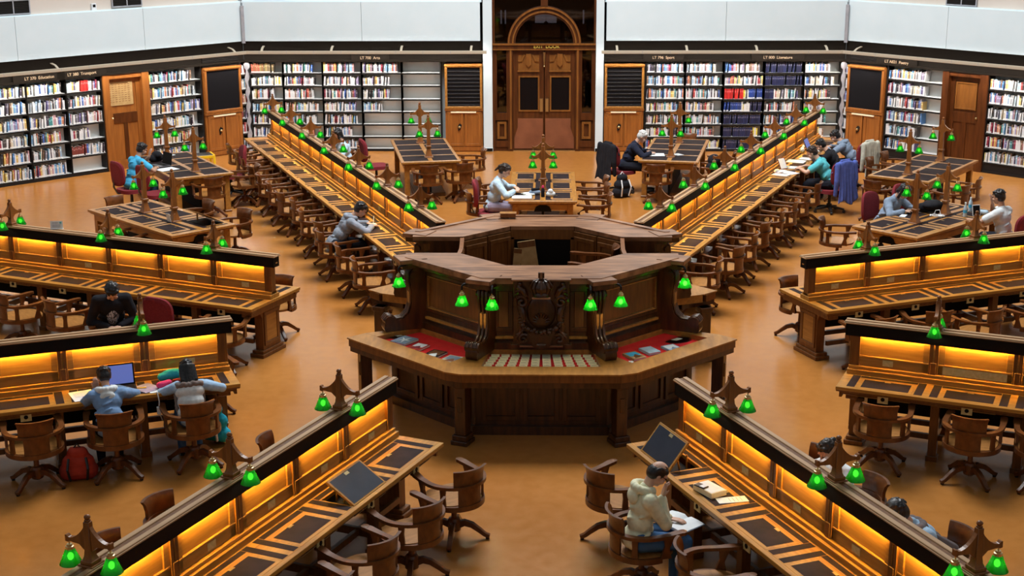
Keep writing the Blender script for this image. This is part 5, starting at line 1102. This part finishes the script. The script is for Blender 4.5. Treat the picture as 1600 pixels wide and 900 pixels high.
person('person in a black jacket looking down at a phone beside the red office chair', -67.5, -1.30, 5.32, -226, 'black_cloth', 'dark_trousers', lean=24, head=46, hl=(-.07, .28, .62), hr=(.07, .28, .62), extras=floral_front)
person('man in a bright blue T-shirt resting his forehead on one hand', *T('FL', -1.04, -.28)[:3], -75 - 13, 'teal', 'jeans', lean=20, head=16, sleeve='short', hl=(-.02, .40, 1.00, 'face'), hr=(.18, .40, .80), skin='skin_tan')
person('person in a grey hoodie bent over the far desk, writing', -22.5, -.92, 6.12, FS - 6, 'grey_cloth', 'dark_trousers', lean=36, head=22, hood='grey_cloth', hl=(-.12, .52, .80), hr=(.10, .56, .80))
person('person in a grey top half hidden behind the far partition', -22.5, .92, 12.4, FO, 'pale_blue', 'dark_trousers', lean=14, head=14, hair='bob')
person('woman in a pale blue blouse with dark tied-back hair at the centre table', *T('C', -.86, -.72)[:3], -90, 'pale_blue', 'lilac', hairk='hair_brown', hair='tail', lean=14, head=26, hl=(-.12, .36, .86), hr=(.12, .36, .83))
person('white-haired man in a navy cardigan writing', *T('BR', -.90, -.74)[:3], -84 - 10.6, 'navy', 'dark_trousers', hairk='hair_white', lean=26, head=24, hl=(-.12, .42, .80), hr=(.10, .48, .80))
person('student in a turquoise T-shirt among scattered papers', 22.5, 1.10, 11.40, FO, 'turquoise', 'dark_trousers', lean=30, head=22, sleeve='short', hl=(-.16, .52, .80), hr=(.12, .52, .80), hairk='hair_brown')
person('student in a black jacket between the turquoise and grey students', 22.5, 1.08, 12.5, FO, 'black_cloth', 'dark_trousers', lean=36, head=24, hl=(-.14, .5, .80), hr=(.14, .5, .80))
person('student in a grey sweatshirt stooped at the wall end of the desk', 22.5, 1.12, 13.7, FO, 'slate', 'dark_trousers', lean=38, head=20, hood='slate', hl=(-.14, .52, .82), hr=(.14, .52, .82))
person('person with dark hair in slate grey bowed over a phone at the bottle table', *T('NR', -.88, .08)[:3], -90, 'slate', 'dark_trousers', hair='bob', lean=26, head=32, hl=(-.10, .40, .80), hr=(.12, .42, .80))
person('man in a white T-shirt leaning his chin on his hand', *T('NR', 1.08, .36)[:3], 90, 'white_tee', 'dark_trousers', lean=10, head=8, sleeve='short', hl=(-.20, .44, .80), hr=(.03, .235, 1.075, 'face'), skin='skin_tan')
def bookhold(D): pass
person('man in a cream hoodie reading a large book on his lap', 157.5, 1.16, 5.20, 90 - 8, 'cream_cloth', 'jeans', hair='bald', lean=8, head=36, scale=.92, seat=.497, hood='cream_cloth', hl=(-.10, .32, .70), hr=(.03, .19, .985, 'face'), extras=glasses)
person('person with a dark bun behind the partition opposite the cream-hooded reader', 157.5, -.86, 5.22, FS, 'white_cloth', 'dark_trousers', hair='bun', hairk='hair_brown', lean=16, head=28, scale=.88, seat=.51)
person('person in pale blue with a taupe shawl slumped over behind the partition', 157.5, -.90, 6.52, FS, 'sky_cloth', 'dark_trousers', lean=40, head=20, hl=(-.14, .5, .80), hr=(.14, .5, .80), extras=scarf)

# ------------------------------------------------------------------ belongings
def D_(th, s, r, z=.762): return W(th, s, r, z)
def prop(name, label, cat, th, s, r, z, rot, parts, group=None):
    o = thing(name, label, cat, group); place(o, th, s, r, z, rot)
    for nm, m, bev in parts: m.build(nm, o, bev)
    return o
def laptop(label, th, s, r, rot, scr='screen', body='dark_steel', ang=105, z=.763):
    m = MB(); m.box(-.17, .17, -.12, .12, 0, .016, body); k = MB(); k.box(-.15, .15, -.03, .09, .016, .018, 'black')
    l = MB(); l.X = Matrix.Translation((0, .12, .014)) @ Matrix.Rotation(rad(-(ang - 90)), 4, 'X'); l.box(-.17, .17, 0, .008, 0, .23, 'black'); sc = MB(); sc.X = l.X; sc.box(-.155, .155, -.002, .001, .015, .215, scr)
    return prop('laptop', label, 'laptop', th, s, r, z, rot, [('keyboard_base', m, .003), ('keyboard', k, 0), ('lid', l, .002), ('screen', sc, 0)])
def sheet(label, th, s, r, rot, w=.21, h=.30, z=.763, t=.003, key='paper', cat='paper', name='paper_sheet'):
    m = MB(); m.box(-w / 2, w / 2, -h / 2, h / 2, 0, t, key)
    for k in range(5): m.box(-w * .36, w * .34, h * .3 - k * h * .13, h * .3 - k * h * .13 + .003, t, t + .0005, 'phone_grey') if key == 'paper' and k < 4 and t < .01 else None
    o = m.build(name); tag(o, label, cat); return place(o, th, s, r, z, rot)
def openbook(label, th, s, r, rot, w=.20, h=.27, z=.763, cover='slate'):
    m = MB()
    for k in (-1, 1): m.prism([(0, .004), (k * w * .2, .024), (k * w * .6, .02), (k * w, .008), (k * w, .003), (0, .002)], -h / 2, h / 2, 'paper', 'xz', True)
    c = MB(); c.box(-w - .006, w + .006, -h / 2 - .005, h / 2 + .005, 0, .003, cover)
    return prop('open_book', label, 'book', th, s, r, z, rot, [('pages', m, 0), ('cover', c, 0)])
def blob(name, label, cat, th, s, r, z, rot, balls, key, voxel=.012, extra=None, smooth=2):
    o = thing(name, label, cat); place(o, th, s, r, z, rot); m = MB()
    for b in balls:
        if len(b) == 2: m.ball(b[0], b[1], 'skin', 12, 8)
        else: m.caps(b[0], b[1], b[2], b[3], 'skin')
    remesh(m, 'body', voxel, smooth, key, o)
    for nm, mm in (extra or []): mm.build(nm, o)
    return o
def draped(name, label, cat, th, s, r, rot, y0, ztop, w, front, back, key, sleeve=True, z=0):
    o = thing(name, label, cat); place(o, th, s, r, z, rot); nu, prof = 25, []
    for k in range(7): prof.append((y0 + .05 + .02 * (1 - k / 6), ztop - front * (1 - k / 6), 1 - k / 6))
    for k in range(1, 7): a = PI * k / 6; prof.append((y0 + .05 * math.cos(a), ztop + .035 * math.sin(a), 0))
    for k in range(1, 13): prof.append((y0 - .055 - .05 * k / 12, ztop - back * k / 12, k / 12))
    vs = []; rq = random.Random(len(label))
    for j, (y, zz, h) in enumerate(prof):
        sg = 1 if j < 9 else -1
        for i in range(nu):
            q = i / (nu - 1) * 2 - 1; f = math.sin(q * 9 + 1.3) * .028 * h + math.sin(q * 17 + j * .25) * .012 * h + rq.uniform(-.004, .004)
            vs.append((q * w / 2 * (1 - .14 * math.sin(h * PI) + .08 * h), y + sg * abs(f) * 1.3, zz - .07 * q * q * (1 - h) - .05 * h * math.sin(q * 4 + .6)))
    fs = [(j * nu + i, j * nu + i + 1, (j + 1) * nu + i + 1, (j + 1) * nu + i) for j in range(len(prof) - 1) for i in range(nu - 1)]
    m = MB(); m.add(vs, fs, key, True); c = m.build('cloth', o); sd = c.modifiers.new('thickness', 'SOLIDIFY'); sd.thickness = .016; sd.offset = 0; ss = c.modifiers.new('soft', 'SUBSURF'); ss.levels = ss.render_levels = 1
    if sleeve:
        for k in (-1, 1): m = MB(); m.caps((k * w * .46, y0 - .03, ztop - .03), .055, (k * w * .52, y0 - .05, ztop - back * .45), .05, 'skin'); m.caps((k * w * .52, y0 - .05, ztop - back * .45), .05, (k * w * .50, y0 - .02, ztop - back * .80), .038, 'skin'); remesh(m, 'sleeve', .01, 1, key, o)
    m = MB(); m.caps((-.10, y0, ztop + .03), .028, (.10, y0, ztop + .03), .028, 'skin'); remesh(m, 'collar', .009, 1, key, o); return o
laptop('black laptop with a glowing blue screen before the blue-jacketed student', -112.5, -.32, 4.93, FS)
sheet('white ruled page beside the laptop under the student\'s elbow', -112.5, -.36, 5.32, FS + 8, .24, .32)
blob('pencil_case', 'pink pencil case beside the plastic folder', 'pencil case', -112.5, -.40, 4.48, .80, FS + 25, [((-.06, 0, 0), .035, (.06, 0, 0), .035)], 'pink', .008)
blob('zip_bag', 'turquoise zip bag lying open by the ledge', 'bag', -112.5, -.18, 4.36, .81, FS + 5, [((-.12, 0, 0), .045, (.12, .02, 0), .05), ((0, .02, .02), (.12, .05, .05))], 'cyan_bag', .01)
blob('fabric_pouch', 'coral pouch in front of the turquoise zip bag', 'bag', -112.5, -.29, 4.31, .785, FS, [((-.05, 0, 0), .022, (.05, 0, 0), .025)], 'red_bag', .008)
sheet('crumpled clear plastic folder between the students', -112.5, -.37, 4.66, FS + 30, .22, .26, key='lilac', cat='folder', name='plastic_folder', t=.006)
sheet('yellow highlighter lying beside the laptop', -112.5, -.36, 4.72, FS + 80, .018, .11, key='yellow', cat='pen', name='highlighter', t=.014)
sheet('white note below the plastic folder', -112.5, -.50, 4.58, FS, .14, .10)
m = MB(); m.tube([(0, .02, .0), (0, -.04, .01), (.01, -.07, -.08), (.0, -.06, -.20), (.03, -.05, -.30)], .006, 'paper', 6); m.box(-.02, .02, -.09, -.055, -.22, -.14, 'paper'); o = m.build('charger_cable'); tag(o, 'white charger cable hanging over the edge of the laptop desk', 'cable'); place(o, -112.5, -.55, 4.58, .768, FS)
def strapbag(label, key, th, s, r, z, rot, w, h, d, straps='plastic_black', nm='backpack', cat='backpack'):
    m = MB(); m.caps((-w * .25, 0, d), d * .9, (w * .25, 0, d), d * .9, 'skin')
    mm = MB()
    for k in (-1, 1): mm.tube([(k * w * .25, -d, h * .8), (k * w * .3, -d * 1.6, h * .5), (k * w * .25, -d * 1.1, h * .1)], .014, straps, 6)
    mm.tube([(-.04, 0, h), (0, 0, h + .05), (.04, 0, h)], .01, straps, 6)
    q = MB(); q.tube([(-w * .36, d * .9, h * .45), (0, d * 1.25, h * .52), (w * .36, d * .9, h * .45)], .007, straps, 6)
    return blob(nm, label, cat, th, s, r, z, rot, [((-w * .3, 0, d), d, (w * .3, 0, d), d), ((-w * .22, 0, h * .55), d * .95, (w * .22, 0, h * .55), d * .95), ((-w * .12, .01, h * .85), d * .7, (w * .12, 0, h * .85), d * .7), ((0, d * .7, h * .32), (w * .33, d * .5, h * .24))], key, .012, [('straps', mm), ('zip', q)])
strapbag('red backpack slumped on the floor beside the laptop student\'s chair', 'red_bag', 0, -4.74, -2.80, 0, 15, .34, .34, .10)
strapbag('turquoise backpack hanging off the end chair of the laptop desk', 'cyan_bag', 0, -3.55, -1.75, .02, -20, .34, .44, .09, 'paper')
m = MB(); m.X = Matrix.Rotation(-.12, 4, 'X'); m.box(-.085, .085, 0, .004, 0, .115, 'paper'); m.box(-.06, .02, -.001, 0, .085, .092, 'slate'); m.box(-.06, .06, -.001, 0, .06, .065, 'slate'); m.box(-.06, .05, -.001, 0, .045, .05, 'slate'); m.box(-.06, .055, -.001, 0, .03, .035, 'slate'); m.lathe([(.014, -.001), (.014, .001)], 'turquoise', 12, c=(.055, -.0005, .09), ax=Matrix.Rotation(PI / 2, 4, 'X')); m.X = Matrix.Identity(4); m.box(-.085, .085, -.005, .05, 0, .004, 'paper')
o = m.build('tent_card'); tag(o, 'white printed card standing on the partition rail', 'sign'); place(o, -67.5, .03, 7.28, 1.347, -62)
# cream-hooded reader's things
openbook('large open book on the lap of the cream-hooded reader', 157.5, .79, 5.16, 90 + 20, .19, .28, z=.60, cover='slate')
prop('phone_box', 'white box on the desk with a dark phone lying on it', 'box', 157.5, .40, 5.02, .763, 100, [('box', (lambda m: (m.box(-.13, .13, -.085, .085, 0, .05, 'cream_paper'), m.box(-.125, .125, -.08, .08, .05, .053, 'paper'), m)[2])(MB()), .006)])
o = prop('mobile_phone', 'dark mobile phone lying on the white box', 'phone', 157.5, .47, 4.99, .817, 20, [('casing', (lambda m: (m.box(-.035, .035, -.06, .06, 0, .012, 'plastic_black'), m)[1])(MB()), .004), ('screen', (lambda m: (m.box(-.028, .028, .0, .05, .012, .0135, 'paper'), m)[1])(MB()), 0)])
sheet('plain white slip of paper on the cream-hooded reader\'s desk', 157.5, .30, 5.24, 80, .12, .27)
sheet('white notes on the wall side of the reader\'s desk, before the dark bun', 157.5, -.30, 5.62, 0, .2, .28)
# grey hoodie writer
blob('shoulder_bag', 'black bag set down in front of the grey-hooded writer', 'bag', -22.5, -.28, 6.95, .84, 0, [((-.08, -.1, 0), .075, (.08, .1, 0), .075), ((0, 0, .05), (.12, .15, .07))], 'black_cloth')
sheet('white sheet under the pen of the grey-hooded writer', -22.5, -.36, 6.25, FS, .2, .28)
m = MB(); m.tube([(0, 0, 0), (.02, .03, .12)], .006, 'paper', 6); o = m.build('pen'); tag(o, 'white pen in the grey-hooded writer\'s hand', 'pen'); place(o, -22.5, -.30, 6.17, .80, 0)
# bright blue man's table
laptop('dark laptop before the man in bright blue', *T('FL', -.38, .05)[:3], -90 - 13 + 12, 'black', 'phone_grey', 100)
sheet('pale open notes by the elbow of the man in bright blue', *T('FL', -.40, -.38)[:3], -90, .30, .38)
blob('headphones_bag', 'crumpled dark bag beyond the laptop, man in bright blue', 'bag', *T('FL', -.30, .55, .83), 0, [((-.1, 0, 0), .075, (.1, .05, 0), .075), ((0, .0, .06), (.10, .12, .08))], 'black_cloth')
sheet('stack of white papers at the wall end of the laptop table', *T('FL', .05, 1.1)[:3], 12, .22, .3, t=.012)
# woman's table
sheet('white notepad in front of the woman in pale blue', *T('C', -.36, -1.02)[:3], 0, .34, .24, t=.008)
openbook('small open book held by the woman in pale blue', *T('C', -.26, -.80)[:3], -60, .10, .16, z=.775, cover='cream_cloth')
prop('drink_bottle', 'dark purple bottle with a pink cap', 'bottle', *T('C', .0, -.98, .760), 0, [('bottle', (lambda m: (m.lathe([(.030, 0), (.033, .02), (.033, .11), (.028, .135), (.018, .15), (.017, .16)], 'black_cloth', 14), m)[1])(MB()), 0), ('cap', (lambda m: (m.lathe([(.02, .158), (.022, .18), (.016, .2), (.0, .205)], 'pink', 12), m)[1])(MB()), 0)])
blob('snack_bag', 'pink and white patterned bag beside the purple bottle', 'bag', *T('C', .13, -.95, .80), 0, [((-.03, 0, 0), .05, (.04, .02, 0), .05), ((0, 0, .05), (.05, .04, .05))], 'white_cloth', .009)
blob('purse', 'grey purse behind the purple bottle', 'bag', *T('C', -.14, -.80, .80), 0, [((-.06, 0, 0), .045, (.06, .02, 0), .045)], 'slate', .009)
blob('glasses_case', 'black case on the grey purse', 'case', *T('C', -.13, -.80, .862), 20, [((-.06, 0, 0), .022, (.06, 0, 0), .022)], 'black_cloth', .007)
# white-haired man's things
sheet('white sheets under the pen of the white-haired man', *T('BR', -.35, -.72)[:3], 0, .42, .30, t=.006)
sheet('small white paper behind the lamp post, white-haired man\'s table', *T('BR', .12, -.60)[:3], 30, .15, .2)
draped('leather_coat', 'black leather coat hung over the white-haired man\'s chair', 'coat', *T('BR', -.98, -.78)[:3], -45 - 10.6, -.345, 1.0, .50, .25, .72, 'black_cloth')
strapbag('black and white backpack on the floor by the leather coat', 'black_cloth', *T('BR', -.90, -1.30)[:3], 0, 30, .34, .46, .11, 'paper')
blob('black_bag', 'black bag slung on the chair beside the white-haired man\'s table', 'bag', *T('BR', .86, -.95, .60), 0, [((-.08, -.08, 0), .10, (.08, .08, .02), .10), ((0, 0, .14), (.13, .15, .12))], 'black_cloth')
# far student desk
for i, (s, r, rot, w, h, lb) in enumerate(((.33, 10.75, 80, .2, .3, 'white sheet nearest the counter on the student desk'.replace('nearest', 'closest to')), (.44, 11.0, 60, .22, .3, 'pale worksheet by the front edge before the turquoise student'), (.36, 11.55, 95, .24, .32, 'white page under the hands of the turquoise student'), (.24, 12.2, 90, .3, .42, 'large white sheet against the lit ledge'), (.42, 12.55, 85, .22, .3, 'white page under the black-jacketed student'))): sheet(lb.replace('closest to the', 'closest to the'), 22.5, s, r, rot, w, h, t=.006)
openbook('red-edged exercise book lying open before the turquoise student', 22.5, .28, 11.05, 40, .13, .2, cover='red_bag')
prop('tablet', 'maroon tablet propped up before the turquoise student', 'tablet', 22.5, .26, 11.32, .77, 60, [('back', (lambda m: (setattr(m, 'X', Matrix.Rotation(-.5, 4, 'X')), m.box(-.09, .09, 0, .01, 0, .22, 'maroon'), m)[2])(MB()), .003), ('screen', (lambda m: (setattr(m, 'X', Matrix.Rotation(-.5, 4, 'X')), m.box(-.08, .08, -.002, 0, .01, .21, 'paper'), m)[2])(MB()), 0)])
for i, (s, r, k, lb) in enumerate(((.30, 11.5, 'yellow', 'yellow marker'), (.27, 11.56, 'teal', 'blue marker'), (.24, 11.5, 'pink', 'pink marker'))): sheet('%s among the papers of the turquoise student' % lb, 22.5, s, r, 40 * i, .02, .13, key=k, cat='pen', name='marker_pen', t=.014)
prop('tape_roll', 'white roll standing on the student desk ledge', 'roll', 22.5, .20, 10.98, .763, 0, [('roll', (lambda m: (m.lathe([(.02, 0), (.045, 0), (.045, .05), (.02, .05)], 'paper', 16), m)[1])(MB()), 0)])
blob('tissue', 'crumpled white tissue on the ledge beyond the black-jacketed student', 'tissue', 22.5, .16, 13.2, .82, 0, [((0, 0, 0), (.05, .04, .05)), ((.02, .02, .06), (.03, .03, .04))], 'white_cloth', .009)
laptop('pale tablet laptop before the grey-sweatshirt student', 22.5, .34, 13.6, 90, 'screen', 'paper', 115)
sheet('blue folder on the wooden chair between the students', 22.5, .98, 12.95, 20, .3, .24, z=.50, key='teal', cat='folder', name='folder', t=.03)
draped('blue_jacket', 'indigo jacket draped over the turquoise student\'s chair', 'jacket', 22.5, 1.12, 11.40, 58, -.345, 1.0, .48, .2, .74, 'indigo')
draped('cream_jacket', 'cream jacket hung over the office chair at the wall end', 'jacket', 22.5, 1.12, 13.7, 62, -.345, 1.0, .46, .15, .66, 'stone')
# bottle table
def bottle(label, x, y):
    m = MB(); m.lathe([(.030, 0), (.033, .012), (.031, .06), (.033, .12), (.031, .15), (.014, .20), (.013, .215)], 'water', 14); c = MB(); c.lathe([(.016, .213), (.016, .235), (.0, .237)], 'paper', 12); l = MB(); l.lathe([(.0338, .065), (.0338, .115)], 'teal', 14, caps=False)
    prop('water_bottle', label, 'bottle', *T('NR', x, y, .762), 0, [('bottle', m, 0), ('cap', c, 0), ('bottle_label', l, 0)], 'water bottles')
bottle('clear water bottle standing further from the man in white', .18, .93); bottle('clear water bottle standing by the tablet stand', .33, .50)
prop('tablet', 'dark tablet standing behind the water bottle', 'tablet', *T('NR', .44, .68, .765), 60, [('casing', (lambda m: (setattr(m, 'X', Matrix.Rotation(-.25, 4, 'X')), m.box(-.07, .07, 0, .01, 0, .18, 'paper'), m)[2])(MB()), .003), ('screen', (lambda m: (setattr(m, 'X', Matrix.Rotation(-.25, 4, 'X')), m.box(-.06, .06, -.002, 0, .012, .168, 'black'), m)[2])(MB()), 0)])
blob('black_bag', 'black rucksack lying on the water bottle table', 'bag', *T('NR', -.22, .42, .84), 0, [((-.12, -.12, 0), .08, (.1, .16, 0), .085), ((0, 0, .05), (.15, .20, .08))], 'black_cloth', extra=None)
blob('cloth', 'lime green cloth beside the black rucksack', 'cloth', *T('NR', -.36, .46, .80), 0, [((-.03, 0, 0), .03, (.03, .02, .01), .03)], 'turquoise', .008)
m = MB(); m.tube([(.10 * math.cos(a / 14 * 2 * PI) * (1 + .1 * (a % 3)), .06 * math.sin(a / 14 * 2 * PI), .01 + .006 * (a % 4)) for a in range(30)], .006, 'paper', 6); m.tube([(-.05, 0, .02), (-.03, .0, .10), (.03, .01, .11), (.06, .0, .02)], .006, 'paper', 6); m.box(.02, .08, -.05, .0, 0, .03, 'paper'); o = m.build('coiled_cable'); tag(o, 'coiled white charger cable on the water bottle table', 'cable'); place(o, *T('NR', .02, .18, .765), 20)
prop('mobile_phone', 'pale phone under the hands of the slate grey reader', 'phone', *T('NR', -.38, -.18, .763), 20, [('casing', (lambda m: (m.box(-.05, .05, -.10, .10, 0, .01, 'slate'), m)[1])(MB()), .003), ('screen', (lambda m: (m.box(-.044, .044, -.09, .09, .01, .011, 'paper'), m)[1])(MB()), 0)])
blob('shirt', 'bundled blue and grey shirt in front of the man in white', 'clothing', *T('NR', .42, .80, .80), 0, [((-.06, 0, 0), .045, (.08, .06, 0), .045)], 'pale_blue', .009)
# card on the raised-lid table and yellow stool
m = MB(); m.X = Matrix.Rotation(.2, 4, 'X'); m.box(-.05, .05, 0, .003, 0, .14, 'paper'); m.X = Matrix.Rotation(-.2, 4, 'X'); m.box(-.05, .05, .05, .053, .01, .14, 'paper'); o = m.build('tent_card'); tag(o, 'small white card standing on the table with the raised lid', 'sign'); place(o, *T('NL', -.10, -.46, .761), -85)
o = thing('step_stool', 'yellow step stool with a black tread by the bookcase', 'stool'); place(o, 0, -7.25, 13.55, 0, 25)
m = MB(); m.box(-.24, .24, -.18, .18, .42, .47, 'plastic_black'); m.build('tread', o, .01); m = MB(); m.box(-.25, .25, -.46, -.18, .20, .24, 'yellow'); m.build('lower_step', o, .01)
for k in (-1, 1): m = MB(); m.sweep([(k * .24, -.46, 0), (k * .24, -.44, .23), (k * .24, -.20, .25), (k * .24, -.18, .45), (k * .24, .18, .46), (k * .26, .30, 0)], .05, .05, 'yellow', up=(1, 0, 0)); m.build('side_frame', o, .01)
m = MB(); m.box(-.24, .24, -.20, -.16, .40, .46, 'yellow'); m.box(-.24, .24, .16, .20, .40, .46, 'yellow'); m.build('cross_rail', o, .005)
# maroon cushion-like paper note on the counter edge left of the crest is not built; slim wooden block on the back rim
m = MB(); m.box(-.10, .10, -.05, .05, 0, .05, 'lamp_wood'); m.box(-.11, .11, -.06, .06, .05, .06, 'rail_gold'); o = m.build('slip_box', bev=.004); tag(o, 'small wooden slip box on the far rim of the octagonal counter', 'box'); o.location = octw(0, -.45, 1.46, 1.757)
# ------------------------------------------------------------------ light: white daylight from the dome overhead
w = bpy.data.worlds.new('daylight'); bpy.context.scene.world = w; w.use_nodes = True
bg = w.node_tree.nodes['Background']; bg.inputs['Color'].default_value = (.84, .95, 1.0, 1); bg.inputs['Strength'].default_value = .27
def area(name, loc, size, energy, col, rot=(0, 0, 0)):
    l = bpy.data.lights.new(name, 'AREA'); l.shape = 'SQUARE'; l.size = size; l.energy = energy; l.color = col
    o = bpy.data.objects.new(name, l); C.objects.link(o); o.location = loc; o.rotation_euler = rot; o['kind'] = 'helper'; return o
area('dome_skylight', (0, 7, 15), 8, 4100, (.97, .99, 1.0))
sc = bpy.context.scene
sc.view_settings.view_transform = 'Standard'; sc.view_settings.look = 'None'; sc.view_settings.gamma = 1; sc.view_settings.exposure = -.03; sc.view_settings.use_curve_mapping = False
sc.cycles.max_bounces = 6; sc.cycles.diffuse_bounces = 3; sc.cycles.glossy_bounces = 3; sc.cycles.transparent_max_bounces = 6; sc.cycles.transmission_bounces = 2
sc.cycles.sample_clamp_indirect = 4; sc.cycles.use_denoising = True; sc.cycles.caustics_reflective = False; sc.cycles.caustics_refractive = False
